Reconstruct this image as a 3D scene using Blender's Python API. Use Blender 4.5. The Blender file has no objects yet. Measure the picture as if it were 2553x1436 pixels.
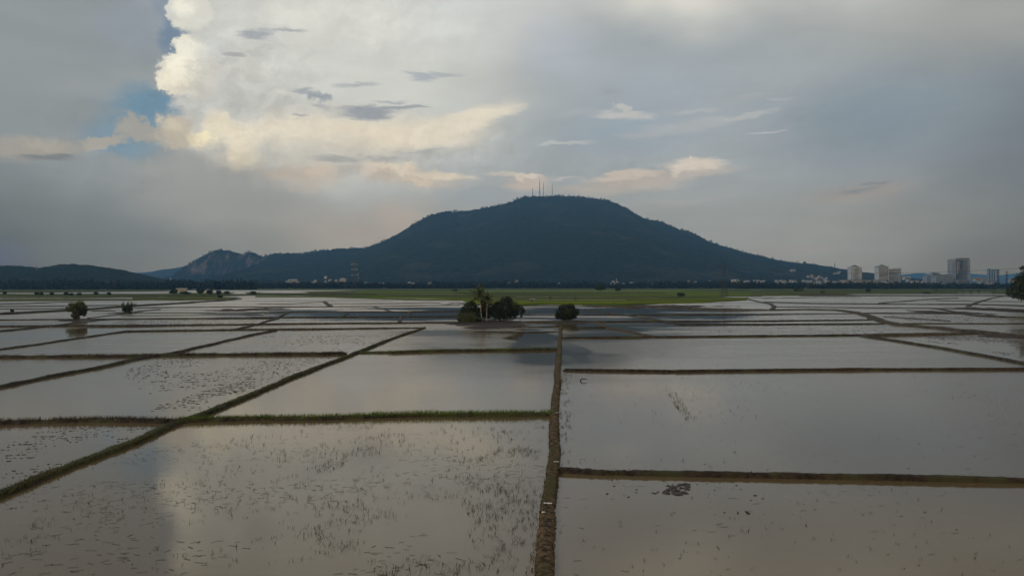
import bpy, math, random
import numpy as np
from mathutils import Vector, Matrix

R = math.radians
rng = np.random.default_rng(7)
random.seed(7)
scene = bpy.context.scene
COL = scene.collection

# ------------------------------------------------------------------ camera
F_PX, CX, CY, HOR = 1965.0, 1276.5, 718.0, 706.0      # photo focal length, centre, horizon row (photo pixels)
CAM_H = 12.0
PITCH = math.atan((CY - HOR) / F_PX)
cam_d = bpy.data.cameras.new("camera")
cam_d.sensor_width = 36.0
cam_d.lens = 36.0 * F_PX / 2553.0
cam_d.clip_start, cam_d.clip_end = 0.5, 60000.0
cam = bpy.data.objects.new("camera", cam_d)
cam.location = (0, 0, CAM_H)
cam.rotation_euler = (R(90) - PITCH, 0, 0)
COL.objects.link(cam)
scene.camera = cam


def ray(px, py):
    dx, dd = (px - CX) / F_PX, (py - CY) / F_PX
    c, s = math.cos(PITCH), math.sin(PITCH)
    return dx, c - dd * s, -s - dd * c


def G(px, py, z=0.0):
    """point of the level z that the photo shows at a pixel"""
    dx, dy, dz = ray(px, py)
    t = (z - CAM_H) / dz
    return (dx * t, dy * t, z)


def AT(px, py, Y):
    """point at distance Y along the view"""
    dx, dy, dz = ray(px, py)
    return (dx / dy * Y, Y, CAM_H + dz / dy * Y)


def lin(r, g, b):
    f = lambda c: (c / 255 / 12.92) if c / 255 <= 0.04045 else ((c / 255 + 0.055) / 1.055) ** 2.4
    return (f(r), f(g), f(b))


# ------------------------------------------------------------------ noise
def _hash(ix, iy, seed):
    h = (ix.astype(np.int64) * 374761393 + iy.astype(np.int64) * 668265263 + seed * 1442695041) & 0xFFFFFFFF
    h = ((h ^ (h >> 13)) * 1274126177) & 0xFFFFFFFF
    return ((h ^ (h >> 16)) & 0xFFFF) / 65535.0


def vnoise(x, y, seed=0):
    x, y = np.asarray(x, float), np.asarray(y, float)
    x, y = np.broadcast_arrays(x, y)
    ix, iy = np.floor(x), np.floor(y)
    fx, fy = x - ix, y - iy
    fx, fy = fx * fx * (3 - 2 * fx), fy * fy * (3 - 2 * fy)
    a, b = _hash(ix, iy, seed), _hash(ix + 1, iy, seed)
    c, d = _hash(ix, iy + 1, seed), _hash(ix + 1, iy + 1, seed)
    return (a * (1 - fx) + b * fx) * (1 - fy) + (c * (1 - fx) + d * fx) * fy


def fbm(x, y, seed=0, octv=4):
    s, a, t = 0, 0.5, 0
    for o in range(octv):
        s = s + a * vnoise(np.asarray(x) * 2 ** o, np.asarray(y) * 2 ** o, seed + o * 17)
        t += a
        a *= 0.5
    return s / t


def crowns(x, y, cell, seed):
    """bumps like tree crowns seen from outside"""
    gx, gy = np.floor(x / cell), np.floor(y / cell)
    best = np.zeros_like(x)
    for i in (-1, 0, 1):
        for j in (-1, 0, 1):
            cx = (gx + i + _hash(gx + i, gy + j, seed)) * cell
            cy = (gy + j + _hash(gx + i, gy + j, seed + 5)) * cell
            k = 0.45 + 0.55 * _hash(gx + i, gy + j, seed + 9) ** 2
            d2 = ((x - cx) ** 2 + (y - cy) ** 2) / (cell * 0.75) ** 2
            best = np.maximum(best, k * np.sqrt(np.clip(1 - d2, 0, 1)))
    return best


# ------------------------------------------------------------------ objects
def tag(o, label=None, cat=None, group=None, kind=None):
    if label: o["label"] = label
    if cat: o["category"] = cat
    if group: o["group"] = group
    if kind: o["kind"] = kind
    return o


def mesh_obj(name, V, F, mat, parent=None, smooth=False, loc=None):
    me = bpy.data.meshes.new(name)
    V = np.asarray(V, np.float32).reshape(-1, 3)
    if isinstance(F, np.ndarray):
        n, k = F.shape
        me.vertices.add(len(V)); me.vertices.foreach_set("co", V.ravel())
        me.loops.add(n * k); me.loops.foreach_set("vertex_index", F.astype(np.int32).ravel())
        me.polygons.add(n)
        me.polygons.foreach_set("loop_start", np.arange(0, n * k, k, dtype=np.int32))
        me.update(calc_edges=True)
    else:
        me.from_pydata([tuple(map(float, v)) for v in V], [], F)
        me.update()
    if smooth:
        me.polygons.foreach_set("use_smooth", np.ones(len(me.polygons), bool))
    for m in (mat if isinstance(mat, (list, tuple)) else [mat]):
        me.materials.append(m)
    o = bpy.data.objects.new(name, me)
    COL.objects.link(o)
    if parent: o.parent = parent
    if loc is not None: o.location = loc
    return o


def thing(name, label, cat, loc, group=None, rz=0.0):
    o = bpy.data.objects.new(name, None)
    o.empty_display_size = 0.2
    o.location = loc
    o.rotation_euler = (0, 0, rz)
    COL.objects.link(o)
    return tag(o, label, cat, group)


def copy_tree(root, loc, rz=0.0, scale=None, label=None, group=None):
    c = root.copy(); COL.objects.link(c)
    c.location, c.rotation_euler = loc, (0, 0, rz)
    if scale is not None: c.scale = scale
    if label: c["label"] = label
    if group: c["group"] = group
    for ch in root.children:
        d = ch.copy(); COL.objects.link(d); d.parent = c
        for g in ch.children:
            e = g.copy(); COL.objects.link(e); e.parent = d
    return c


class MB:
    def __init__(s): s.V, s.F, s.n = [], [], 0
    def add(s, V, F):
        V = np.asarray(V, float).reshape(-1, 3)
        s.V.append(V)
        s.F += [tuple(int(i) + s.n for i in f) for f in F]
        s.n += len(V)
        return s
    def box(s, x0, x1, y0, y1, z0, z1):
        V = [(x0,y0,z0),(x1,y0,z0),(x1,y1,z0),(x0,y1,z0),(x0,y0,z1),(x1,y0,z1),(x1,y1,z1),(x0,y1,z1)]
        return s.add(V, [(0,3,2,1),(4,5,6,7),(0,1,5,4),(1,2,6,5),(2,3,7,6),(3,0,4,7)])
    def tube(s, P, rad, k=6):
        P = [Vector(p) for p in P]
        rad = rad if hasattr(rad, "__len__") else [rad] * len(P)
        V = []
        for i, p in enumerate(P):
            t = (P[min(i + 1, len(P) - 1)] - P[max(i - 1, 0)]).normalized()
            a = t.orthogonal().normalized() if i == 0 else (a - t * a.dot(t)).normalized()
            b = t.cross(a)
            for j in range(k):
                w = 2 * math.pi * j / k
                V.append(p + (a * math.cos(w) + b * math.sin(w)) * rad[i])
        F = [(i*k+j, i*k+(j+1)%k, (i+1)*k+(j+1)%k, (i+1)*k+j) for i in range(len(P)-1) for j in range(k)]
        F += [tuple(range(k))[::-1], tuple((len(P)-1)*k + j for j in range(k))]
        return s.add([tuple(v) for v in V], F)
    def build(s, name, mat, parent=None, smooth=False, loc=None):
        return mesh_obj(name, np.concatenate(s.V), s.F, mat, parent, smooth, loc)


# ------------------------------------------------------------------ materials
def new_mat(name):
    m = bpy.data.materials.new(name)
    m.use_nodes = True
    nt = m.node_tree
    b = nt.nodes["Principled BSDF"]
    return m, nt, b


def nd(nt, typ, **kw):
    n = nt.nodes.new(typ)
    for k, v in kw.items(): setattr(n, k, v)
    return n


def sock(nt, s, v):
    if isinstance(v, bpy.types.NodeSocket): nt.links.new(v, s)
    else: s.default_value = v


def math_n(nt, op, a, b=0.0, c=None, clamp=False):
    n = nd(nt, "ShaderNodeMath", operation=op, use_clamp=clamp)
    sock(nt, n.inputs[0], a); sock(nt, n.inputs[1], b)
    if c is not None: sock(nt, n.inputs[2], c)
    return n.outputs[0]


def mix_n(nt, f, a, b):
    n = nd(nt, "ShaderNodeMix", data_type="RGBA")
    sock(nt, n.inputs[0], f)
    sock(nt, n.inputs[6], a if isinstance(a, bpy.types.NodeSocket) else (*a, 1))
    sock(nt, n.inputs[7], b if isinstance(b, bpy.types.NodeSocket) else (*b, 1))
    return n.outputs[2]


def ramp_n(nt, v, lo, hi, a=0.0, b=1.0, smooth=True):
    n = nd(nt, "ShaderNodeMapRange", interpolation_type="SMOOTHSTEP" if smooth else "LINEAR")
    sock(nt, n.inputs[0], v)
    for i, x in enumerate((lo, hi, a, b)): n.inputs[i + 1].default_value = x
    return n.outputs[0]


def noise_n(nt, vec, scale, detail=4, rough=0.55, w3="3D"):
    n = nd(nt, "ShaderNodeTexNoise", noise_dimensions=w3)
    nt.links.new(vec, n.inputs["Vector"])
    n.inputs["Scale"].default_value, n.inputs["Detail"].default_value, n.inputs["Roughness"].default_value = scale, detail, rough
    return n


def mapping_n(nt, vec, loc=(0, 0, 0), rot=(0, 0, 0), scale=(1, 1, 1), typ="POINT"):
    n = nd(nt, "ShaderNodeMapping", vector_type=typ)
    nt.links.new(vec, n.inputs["Vector"])
    n.inputs["Location"].default_value, n.inputs["Rotation"].default_value, n.inputs["Scale"].default_value = loc, rot, scale
    return n.outputs[0]


def noisy_mat(name, c1, c2, scale, rough=0.8, c3=None, scale3=1.0, bump=0.0, bscale=None, spec=0.3, lo=0.35, hi=0.65):
    m, nt, b = new_mat(name)
    pos = nd(nt, "ShaderNodeNewGeometry").outputs["Position"]
    n = noise_n(nt, pos, scale, 5, 0.6)
    col = mix_n(nt, ramp_n(nt, n.outputs[0], lo, hi), c1, c2)
    if c3:
        n3 = noise_n(nt, pos, scale3, 3, 0.5)
        col = mix_n(nt, ramp_n(nt, n3.outputs[0], 0.48, 0.62), col, c3)
    nt.links.new(col, b.inputs["Base Color"])
    b.inputs["Roughness"].default_value = rough
    b.inputs["Specular IOR Level"].default_value = spec
    if bump:
        nb = noise_n(nt, pos, bscale or scale * 3, 5, 0.65)
        bn = nd(nt, "ShaderNodeBump")
        bn.inputs["Strength"].default_value = bump
        bn.inputs["Distance"].default_value = 0.1
        nt.links.new(nb.outputs[0], bn.inputs["Height"])
        nt.links.new(bn.outputs[0], b.inputs["Normal"])
    return m


M = {}
M["soil_dark"] = noisy_mat("dark_wet_soil", (0.018, 0.013, 0.009), (0.055, 0.041, 0.027), 2.4, 0.8, (0.055, 0.058, 0.026), 0.35, 0.6, 6)
M["soil_main"] = noisy_mat("trodden_soil", (0.040, 0.026, 0.014), (0.19, 0.130, 0.068), 2.6, 0.9, (0.085, 0.072, 0.026), 0.3, 1.0, 9, 0.15, 0.4, 0.6)
M["soil_track"] = noisy_mat("track_soil", (0.045, 0.034, 0.024), (0.095, 0.073, 0.049), 0.7, 0.85, (0.055, 0.052, 0.026), 0.12, 0.5, 4)
M["soil_grassy"] = noisy_mat("grassy_soil", (0.024, 0.021, 0.011), (0.064, 0.053, 0.028), 1.8, 0.9, (0.060, 0.068, 0.022), 0.3, 0.6, 6)
M["soil_far"] = noisy_mat("far_soil", (0.042, 0.034, 0.023), (0.080, 0.066, 0.042), 0.25, 0.9, (0.060, 0.066, 0.028), 0.02)
M["mud"] = noisy_mat("wet_mud", (0.030, 0.020, 0.014), (0.070, 0.046, 0.032), 0.8, 0.85, None, 1, 0.5, 4, 0.2)
M["clod"] = noisy_mat("mud_clods", (0.030, 0.024, 0.020), (0.060, 0.047, 0.036), 2.0, 0.6, None, 1, 0.3, 8, 0.4)
M["rice"] = noisy_mat("young_rice", (0.100, 0.165, 0.004), (0.165, 0.215, 0.007), 0.012, 0.9, (0.105, 0.110, 0.012), 0.02, spec=0.05)
def streak_field(name, c1, c2, c3, sx=0.0016, sy=0.010):
    m, nt, b = new_mat(name)
    pos = nd(nt, "ShaderNodeNewGeometry").outputs["Position"]
    n1 = noise_n(nt, mapping_n(nt, pos, scale=(sx, sy, 1)), 1.0, 4, 0.6)
    n2 = noise_n(nt, mapping_n(nt, pos, scale=(sx * 1.7, sy * 0.45, 1), loc=(4, 7, 0)), 1.0, 3, 0.55)
    n3 = noise_n(nt, pos, 0.15, 4, 0.6)
    col = mix_n(nt, ramp_n(nt, n1.outputs[0], 0.38, 0.60), c1, c2)
    col = mix_n(nt, ramp_n(nt, n2.outputs[0], 0.52, 0.62, 0, 0.8), col, c3)
    col = mix_n(nt, ramp_n(nt, n3.outputs[0], 0.5, 0.75, 0, 0.35), col, c1)
    nt.links.new(col, b.inputs["Base Color"])
    b.inputs["Roughness"].default_value, b.inputs["Specular IOR Level"].default_value = 0.95, 0.04
    return m


M["rice"] = streak_field("young_rice", (0.050, 0.080, 0.006), (0.140, 0.172, 0.012), (0.078, 0.076, 0.020))
M["rice_pale"] = noisy_mat("pale_rice", (0.11, 0.14, 0.035), (0.16, 0.185, 0.055), 0.02, 0.75, spec=0.2)
M["rice_olive"] = streak_field("olive_rice", (0.066, 0.080, 0.014), (0.112, 0.124, 0.024), (0.068, 0.048, 0.026))
M["far_plain"] = noisy_mat("far_plain", (0.070, 0.095, 0.030), (0.11, 0.12, 0.042), 0.004, 0.9, (0.060, 0.070, 0.030), 0.003, spec=0.1)
M["bed"] = noisy_mat("paddy_bed", (0.09, 0.075, 0.055), (0.12, 0.10, 0.07), 0.1, 0.9)
M["blade"] = noisy_mat("grass_blades", (0.055, 0.080, 0.018), (0.110, 0.125, 0.032), 0.8, 0.7, (0.12, 0.105, 0.045), 0.3, spec=0.2)
M["lush"] = noisy_mat("lush_grass_blades", (0.080, 0.150, 0.018), (0.150, 0.220, 0.035), 0.7, 0.7, spec=0.2)
M["dry"] = noisy_mat("dry_grass_blades", (0.060, 0.042, 0.024), (0.105, 0.080, 0.045), 0.7, 0.8, spec=0.2)
M["straw"] = noisy_mat("dry_straw", (0.10, 0.075, 0.038), (0.24, 0.19, 0.105), 1.5, 0.8, spec=0.2)
M["weed"] = noisy_mat("weed_stems", (0.030, 0.034, 0.018), (0.070, 0.075, 0.034), 0.5, 0.7, spec=0.2)
M["leaf_dark"] = noisy_mat("dark_leaves", (0.014, 0.026, 0.011), (0.034, 0.052, 0.018), 0.55, 0.65, spec=0.25)
M["leaf_mid"] = noisy_mat("green_leaves", (0.035, 0.065, 0.020), (0.080, 0.110, 0.032), 0.6, 0.65, spec=0.25)
M["leaf_pale"] = noisy_mat("pale_leaves", (0.045, 0.068, 0.024), (0.105, 0.125, 0.052), 0.8, 0.65, spec=0.3)
M["leaf_palm"] = noisy_mat("palm_leaves", (0.035, 0.058, 0.016), (0.085, 0.105, 0.032), 0.8, 0.6, spec=0.3)
M["leaf_far"] = noisy_mat("far_leaves", (0.010, 0.016, 0.009), (0.026, 0.034, 0.015), 0.03, 0.8, spec=0.1)
M["bark"] = noisy_mat("bark", (0.075, 0.060, 0.045), (0.15, 0.125, 0.095), 2.0, 0.9)
M["palm_bark"] = noisy_mat("palm_bark", (0.22, 0.20, 0.165), (0.36, 0.33, 0.28), 1.5, 0.85)
M["white_wall"] = noisy_mat("white_painted_wall", (0.42, 0.42, 0.41), (0.54, 0.54, 0.53), 0.08, 0.8)
M["cream_wall"] = noisy_mat("cream_wall", (0.47, 0.52, 0.54), (0.57, 0.62, 0.64), 0.06, 0.8)
M["beige_wall"] = noisy_mat("beige_wall", (0.36, 0.33, 0.30), (0.45, 0.42, 0.38), 0.06, 0.8)
M["grey_wall"] = noisy_mat("grey_concrete", (0.30, 0.34, 0.37), (0.42, 0.46, 0.49), 0.06, 0.8)
M["mauve_wall"] = noisy_mat("greyish_wall", (0.22, 0.26, 0.31), (0.30, 0.35, 0.40), 0.06, 0.8)
M["tin_roof"] = noisy_mat("pale_tin_roof", (0.30, 0.31, 0.32), (0.46, 0.47, 0.48), 0.1, 0.5)
M["hut_roof"] = noisy_mat("weathered_tin", (0.16, 0.17, 0.175), (0.26, 0.27, 0.27), 0.8, 0.7)
M["tile_roof"] = noisy_mat("brown_tile_roof", (0.16, 0.09, 0.065), (0.24, 0.14, 0.10), 0.15, 0.8)
M["rust_roof"] = noisy_mat("rusty_roof", (0.17, 0.13, 0.11), (0.28, 0.23, 0.19), 0.15, 0.7)
M["dark_roof"] = noisy_mat("dark_roof", (0.055, 0.060, 0.055), (0.085, 0.09, 0.085), 0.1, 0.6)
M["green_roof"] = noisy_mat("grey_green_roof", (0.17, 0.20, 0.18), (0.24, 0.27, 0.25), 0.1, 0.6)
M["steel"] = noisy_mat("galvanised_steel", (0.22, 0.23, 0.24), (0.34, 0.35, 0.36), 0.5, 0.5)
M["dark_steel"] = noisy_mat("dark_steel", (0.035, 0.038, 0.042), (0.06, 0.062, 0.068), 0.5, 0.6)
M["pylon_steel"] = noisy_mat("weathered_steel", (0.07, 0.075, 0.08), (0.12, 0.125, 0.13), 0.5, 0.7)
M["insulator"] = noisy_mat("white_insulator", (0.65, 0.66, 0.66), (0.8, 0.8, 0.8), 0.5, 0.4)
M["cable"] = noisy_mat("black_cable", (0.02, 0.02, 0.022), (0.035, 0.035, 0.04), 0.3, 0.6)
M["litter"] = noisy_mat("white_plastic", (0.62, 0.61, 0.58), (0.78, 0.77, 0.74), 8, 0.5)


def glass_mat(name, c1, c2):
    m = noisy_mat(name, c1, c2, 0.12, 0.3, spec=0.25)
    return m


M["glass"] = glass_mat("window_glass", (0.012, 0.014, 0.016), (0.035, 0.038, 0.042))
M["glass_blue"] = glass_mat("blue_glass", (0.008, 0.020, 0.045), (0.022, 0.042, 0.075))
M["glass_teal"] = glass_mat("teal_glass", (0.015, 0.032, 0.045), (0.04, 0.065, 0.08))

# ------------------------------------------------------------------ world: daylight sky with broken evening cloud
SUN_AZ, SUN_EL = -122.0, 38.0        # degrees right of the view, above the horizon
SKY_STRENGTH = 0.1
HAZE_TOP, HAZE_D = 720.0, 1.2e-4
HAZE_COL, HAZE_G = (0.23, 0.55, 1.0), 0.55
HAZE_GLOW = (0.059, 0.125, 0.185)           # what that air itself scatters towards the viewer, per full depth


def pix_dir(px, py):
    d = Vector(ray(px, py)).normalized()
    return math.atan2(d.x, d.y), math.asin(d.z)


def build_world():
    w = bpy.data.worlds.new("World")
    scene.world = w
    w.use_nodes = True
    nt = w.node_tree
    nt.nodes.clear()
    out = nd(nt, "ShaderNodeOutputWorld")
    bg = nd(nt, "ShaderNodeBackground")
    bg.inputs["Strength"].default_value = SKY_STRENGTH
    nt.links.new(bg.outputs[0], out.inputs["Surface"])
    sky = nd(nt, "ShaderNodeTexSky", sky_type="NISHITA")
    sky.sun_disc = False
    sky.sun_elevation, sky.sun_rotation = R(SUN_EL), R(SUN_AZ)
    sky.air_density, sky.dust_density = 1.0, 2.0
    gen = nd(nt, "ShaderNodeTexCoord").outputs["Generated"]
    nrm = nd(nt, "ShaderNodeVectorMath", operation="NORMALIZE")
    nt.links.new(gen, nrm.inputs[0])
    sep = nd(nt, "ShaderNodeSeparateXYZ")
    nt.links.new(nrm.outputs[0], sep.inputs[0])
    az = math_n(nt, "ARCTAN2", sep.outputs[0], sep.outputs[1])
    el = math_n(nt, "ARCSINE", sep.outputs[2])
    comb = nd(nt, "ShaderNodeCombineXYZ")
    nt.links.new(az, comb.inputs[0]); nt.links.new(el, comb.inputs[1])
    P = comb.outputs[0]
    S = 1 / F_PX

    def warp(scale_vec, detail, rough, amp, off):
        q = mapping_n(nt, P, loc=off, scale=scale_vec)
        n = noise_n(nt, q, 1.0, detail, rough)
        s = nd(nt, "ShaderNodeVectorMath", operation="SUBTRACT")
        nt.links.new(n.outputs["Color"], s.inputs[0]); s.inputs[1].default_value = (0.5, 0.5, 0.5)
        m = nd(nt, "ShaderNodeVectorMath", operation="MULTIPLY")
        nt.links.new(s.outputs[0], m.inputs[0]); m.inputs[1].default_value = (amp[0] * S, amp[1] * S, 0)
        a = nd(nt, "ShaderNodeVectorMath", operation="ADD")
        nt.links.new(P, a.inputs[0]); nt.links.new(m.outputs[0], a.inputs[1])
        return a.outputs[0]
    W = {"p": warp((F_PX / 85, F_PX / 75, 1), 6, 0.70, (125, 112), (3.1, 1.7, 0)),          # puffy
         "s": warp((F_PX / 210, F_PX / 48, 1), 6, 0.70, (210, 58), (7.3, 2.2, 1)),        # streaky
         "g": warp((F_PX / 420, F_PX / 260, 1), 3, 0.58, (260, 160), (1.3, 9.2, 2))}      # broad, soft

    K = 1.0 / SKY_STRENGTH

    def C(r, g, b, gain=1.0):
        return tuple(v * K * gain for v in lin(r, g, b))

    # overcast veil by height
    cr = nd(nt, "ShaderNodeValToRGB")
    cr.color_ramp.interpolation = "EASE"
    els = [(-0.02, (134, 138, 136)), (0.06, (148, 152, 149)), (0.16, (155, 161, 162)), (0.26, (160, 166, 167)), (0.36, (164, 167, 167)), (0.62, (142, 145, 148)), (1.2, (126, 130, 136))]
    while len(cr.color_ramp.elements) < len(els): cr.color_ramp.elements.new(0.5)
    for e, (p, c) in zip(cr.color_ramp.elements, els):
        e.position = (p + 0.1) / 1.7
        e.color = (*lin(*c), 1)
    nt.links.new(math_n(nt, "MULTIPLY_ADD", el, 1 / 1.7, 0.1 / 1.7), cr.inputs[0])
    gain = nd(nt, "ShaderNodeVectorMath", operation="SCALE")
    nt.links.new(cr.outputs[0], gain.inputs[0]); gain.inputs["Scale"].default_value = K
    col = gain.outputs[0]
    # sky seen through the gaps: the Nishita sky itself
    blue = mix_n(nt, 0.82, sky.outputs[0], C(108, 138, 154))

    def blob(px, py, rx, ry, c, op=1.0, soft=1.0, rot=0, wp="g"):
        nonlocal col
        a, e = pix_dir(px, py)
        q = mapping_n(nt, W[wp], loc=(a, e, 0), rot=(0, 0, R(rot)), scale=(rx * S, ry * S, 1), typ="TEXTURE")
        ln = nd(nt, "ShaderNodeVectorMath", operation="LENGTH")
        nt.links.new(q, ln.inputs[0])
        f = ramp_n(nt, ln.outputs["Value"], 1.0, 1.0 - soft, 0.0, op)
        col = mix_n(nt, f, col, c if isinstance(c, bpy.types.NodeSocket) else C(*c))

    for i, b in enumerate(SKY_LAYERS):
        b = list(b)
        if i % 30 == 29:                         # keep the shader's stack short: later layers wait for the earlier ones
            for kk in W:
                ma = nd(nt, "ShaderNodeVectorMath", operation="MULTIPLY_ADD")
                nt.links.new(col, ma.inputs[0]); ma.inputs[1].default_value = (1e-12,) * 3
                nt.links.new(W[kk], ma.inputs[2])
                W[kk] = ma.outputs[0]
        if b[4] == "blue": b[4] = blue
        blob(*b)
    # fine unevenness of the cloud deck
    q = mapping_n(nt, W["s"], scale=(F_PX / 330, F_PX / 90, 1))
    n = noise_n(nt, q, 1.0, 5, 0.6)
    k = ramp_n(nt, n.outputs[0], 0.25, 0.75, 0.93, 1.07, False)
    # billows: the side turned to the light (up and to the left) brighter than the other
    pw = W["p"]
    b1 = noise_n(nt, mapping_n(nt, pw, scale=(F_PX / 110, F_PX / 80, 1)), 1.0, 5, 0.62)
    b2 = noise_n(nt, mapping_n(nt, pw, loc=(0.13, -0.16, 0), scale=(F_PX / 110, F_PX / 80, 1)), 1.0, 5, 0.62)
    rel = math_n(nt, "SUBTRACT", b1.outputs[0], b2.outputs[0])
    msk = None
    for (px, py, rx, ry, st) in ((600, 230, 330, 300, 1.0), (1000, 380, 520, 150, 0.8), (1600, 430, 420, 90, 0.5), (300, 380, 330, 160, 0.45), (950, 60, 420, 160, 0.5), (2000, 300, 600, 260, 0.22)):
        a, e = pix_dir(px, py)
        ln = nd(nt, "ShaderNodeVectorMath", operation="LENGTH")
        nt.links.new(mapping_n(nt, P, loc=(a, e, 0), scale=(rx * S, ry * S, 1), typ="TEXTURE"), ln.inputs[0])
        f = ramp_n(nt, ln.outputs["Value"], 1.0, 0.2, 0.0, st)
        msk = f if msk is None else math_n(nt, "MAXIMUM", msk, f)
    k = math_n(nt, "ADD", k, math_n(nt, "MULTIPLY", math_n(nt, "MULTIPLY", rel, msk), 0.85))
    sc = nd(nt, "ShaderNodeVectorMath", operation="SCALE")
    nt.links.new(col, sc.inputs[0]); nt.links.new(k, sc.inputs["Scale"])
    col = sc.outputs[0]
    # dimming added to the unseen sky behind the viewer to shade facing sides, and dim air below the horizon
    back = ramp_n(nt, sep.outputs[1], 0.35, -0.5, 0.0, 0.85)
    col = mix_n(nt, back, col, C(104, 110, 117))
    # sky colour brightened and warmed to make up for the bluish air that lies in front of it
    path = math_n(nt, "MINIMUM", math_n(nt, "DIVIDE", HAZE_TOP - CAM_H, math_n(nt, "MAXIMUM", sep.outputs[2], 0.01)),
                  math_n(nt, "DIVIDE", 16600.0, math_n(nt, "MAXIMUM", sep.outputs[1], 0.4)))
    T = math_n(nt, "EXPONENT", math_n(nt, "MULTIPLY", path, -HAZE_D))
    iT = math_n(nt, "SUBTRACT", 1.0, T)
    air = nd(nt, "ShaderNodeVectorMath", operation="SCALE")
    air.inputs[0].default_value = tuple(v * K for v in HAZE_GLOW); nt.links.new(iT, air.inputs["Scale"])
    sb = nd(nt, "ShaderNodeVectorMath", operation="SUBTRACT"); nt.links.new(col, sb.inputs[0]); nt.links.new(air.outputs[0], sb.inputs[1])
    dv = nd(nt, "ShaderNodeVectorMath", operation="SCALE"); nt.links.new(sb.outputs[0], dv.inputs[0]); nt.links.new(math_n(nt, "DIVIDE", 1.0, T), dv.inputs["Scale"])
    mxv = nd(nt, "ShaderNodeVectorMath", operation="MAXIMUM"); nt.links.new(dv.outputs[0], mxv.inputs[0]); mxv.inputs[1].default_value = (0.1, 0.1, 0.1)
    col = mxv.outputs[0]
    low = ramp_n(nt, el, -0.01, -0.05)
    col = mix_n(nt, low, col, C(80, 84, 84))
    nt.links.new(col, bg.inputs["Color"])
    w.cycles.sampling_method = "MANUAL"
    w.cycles.sample_map_resolution = 1024


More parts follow.
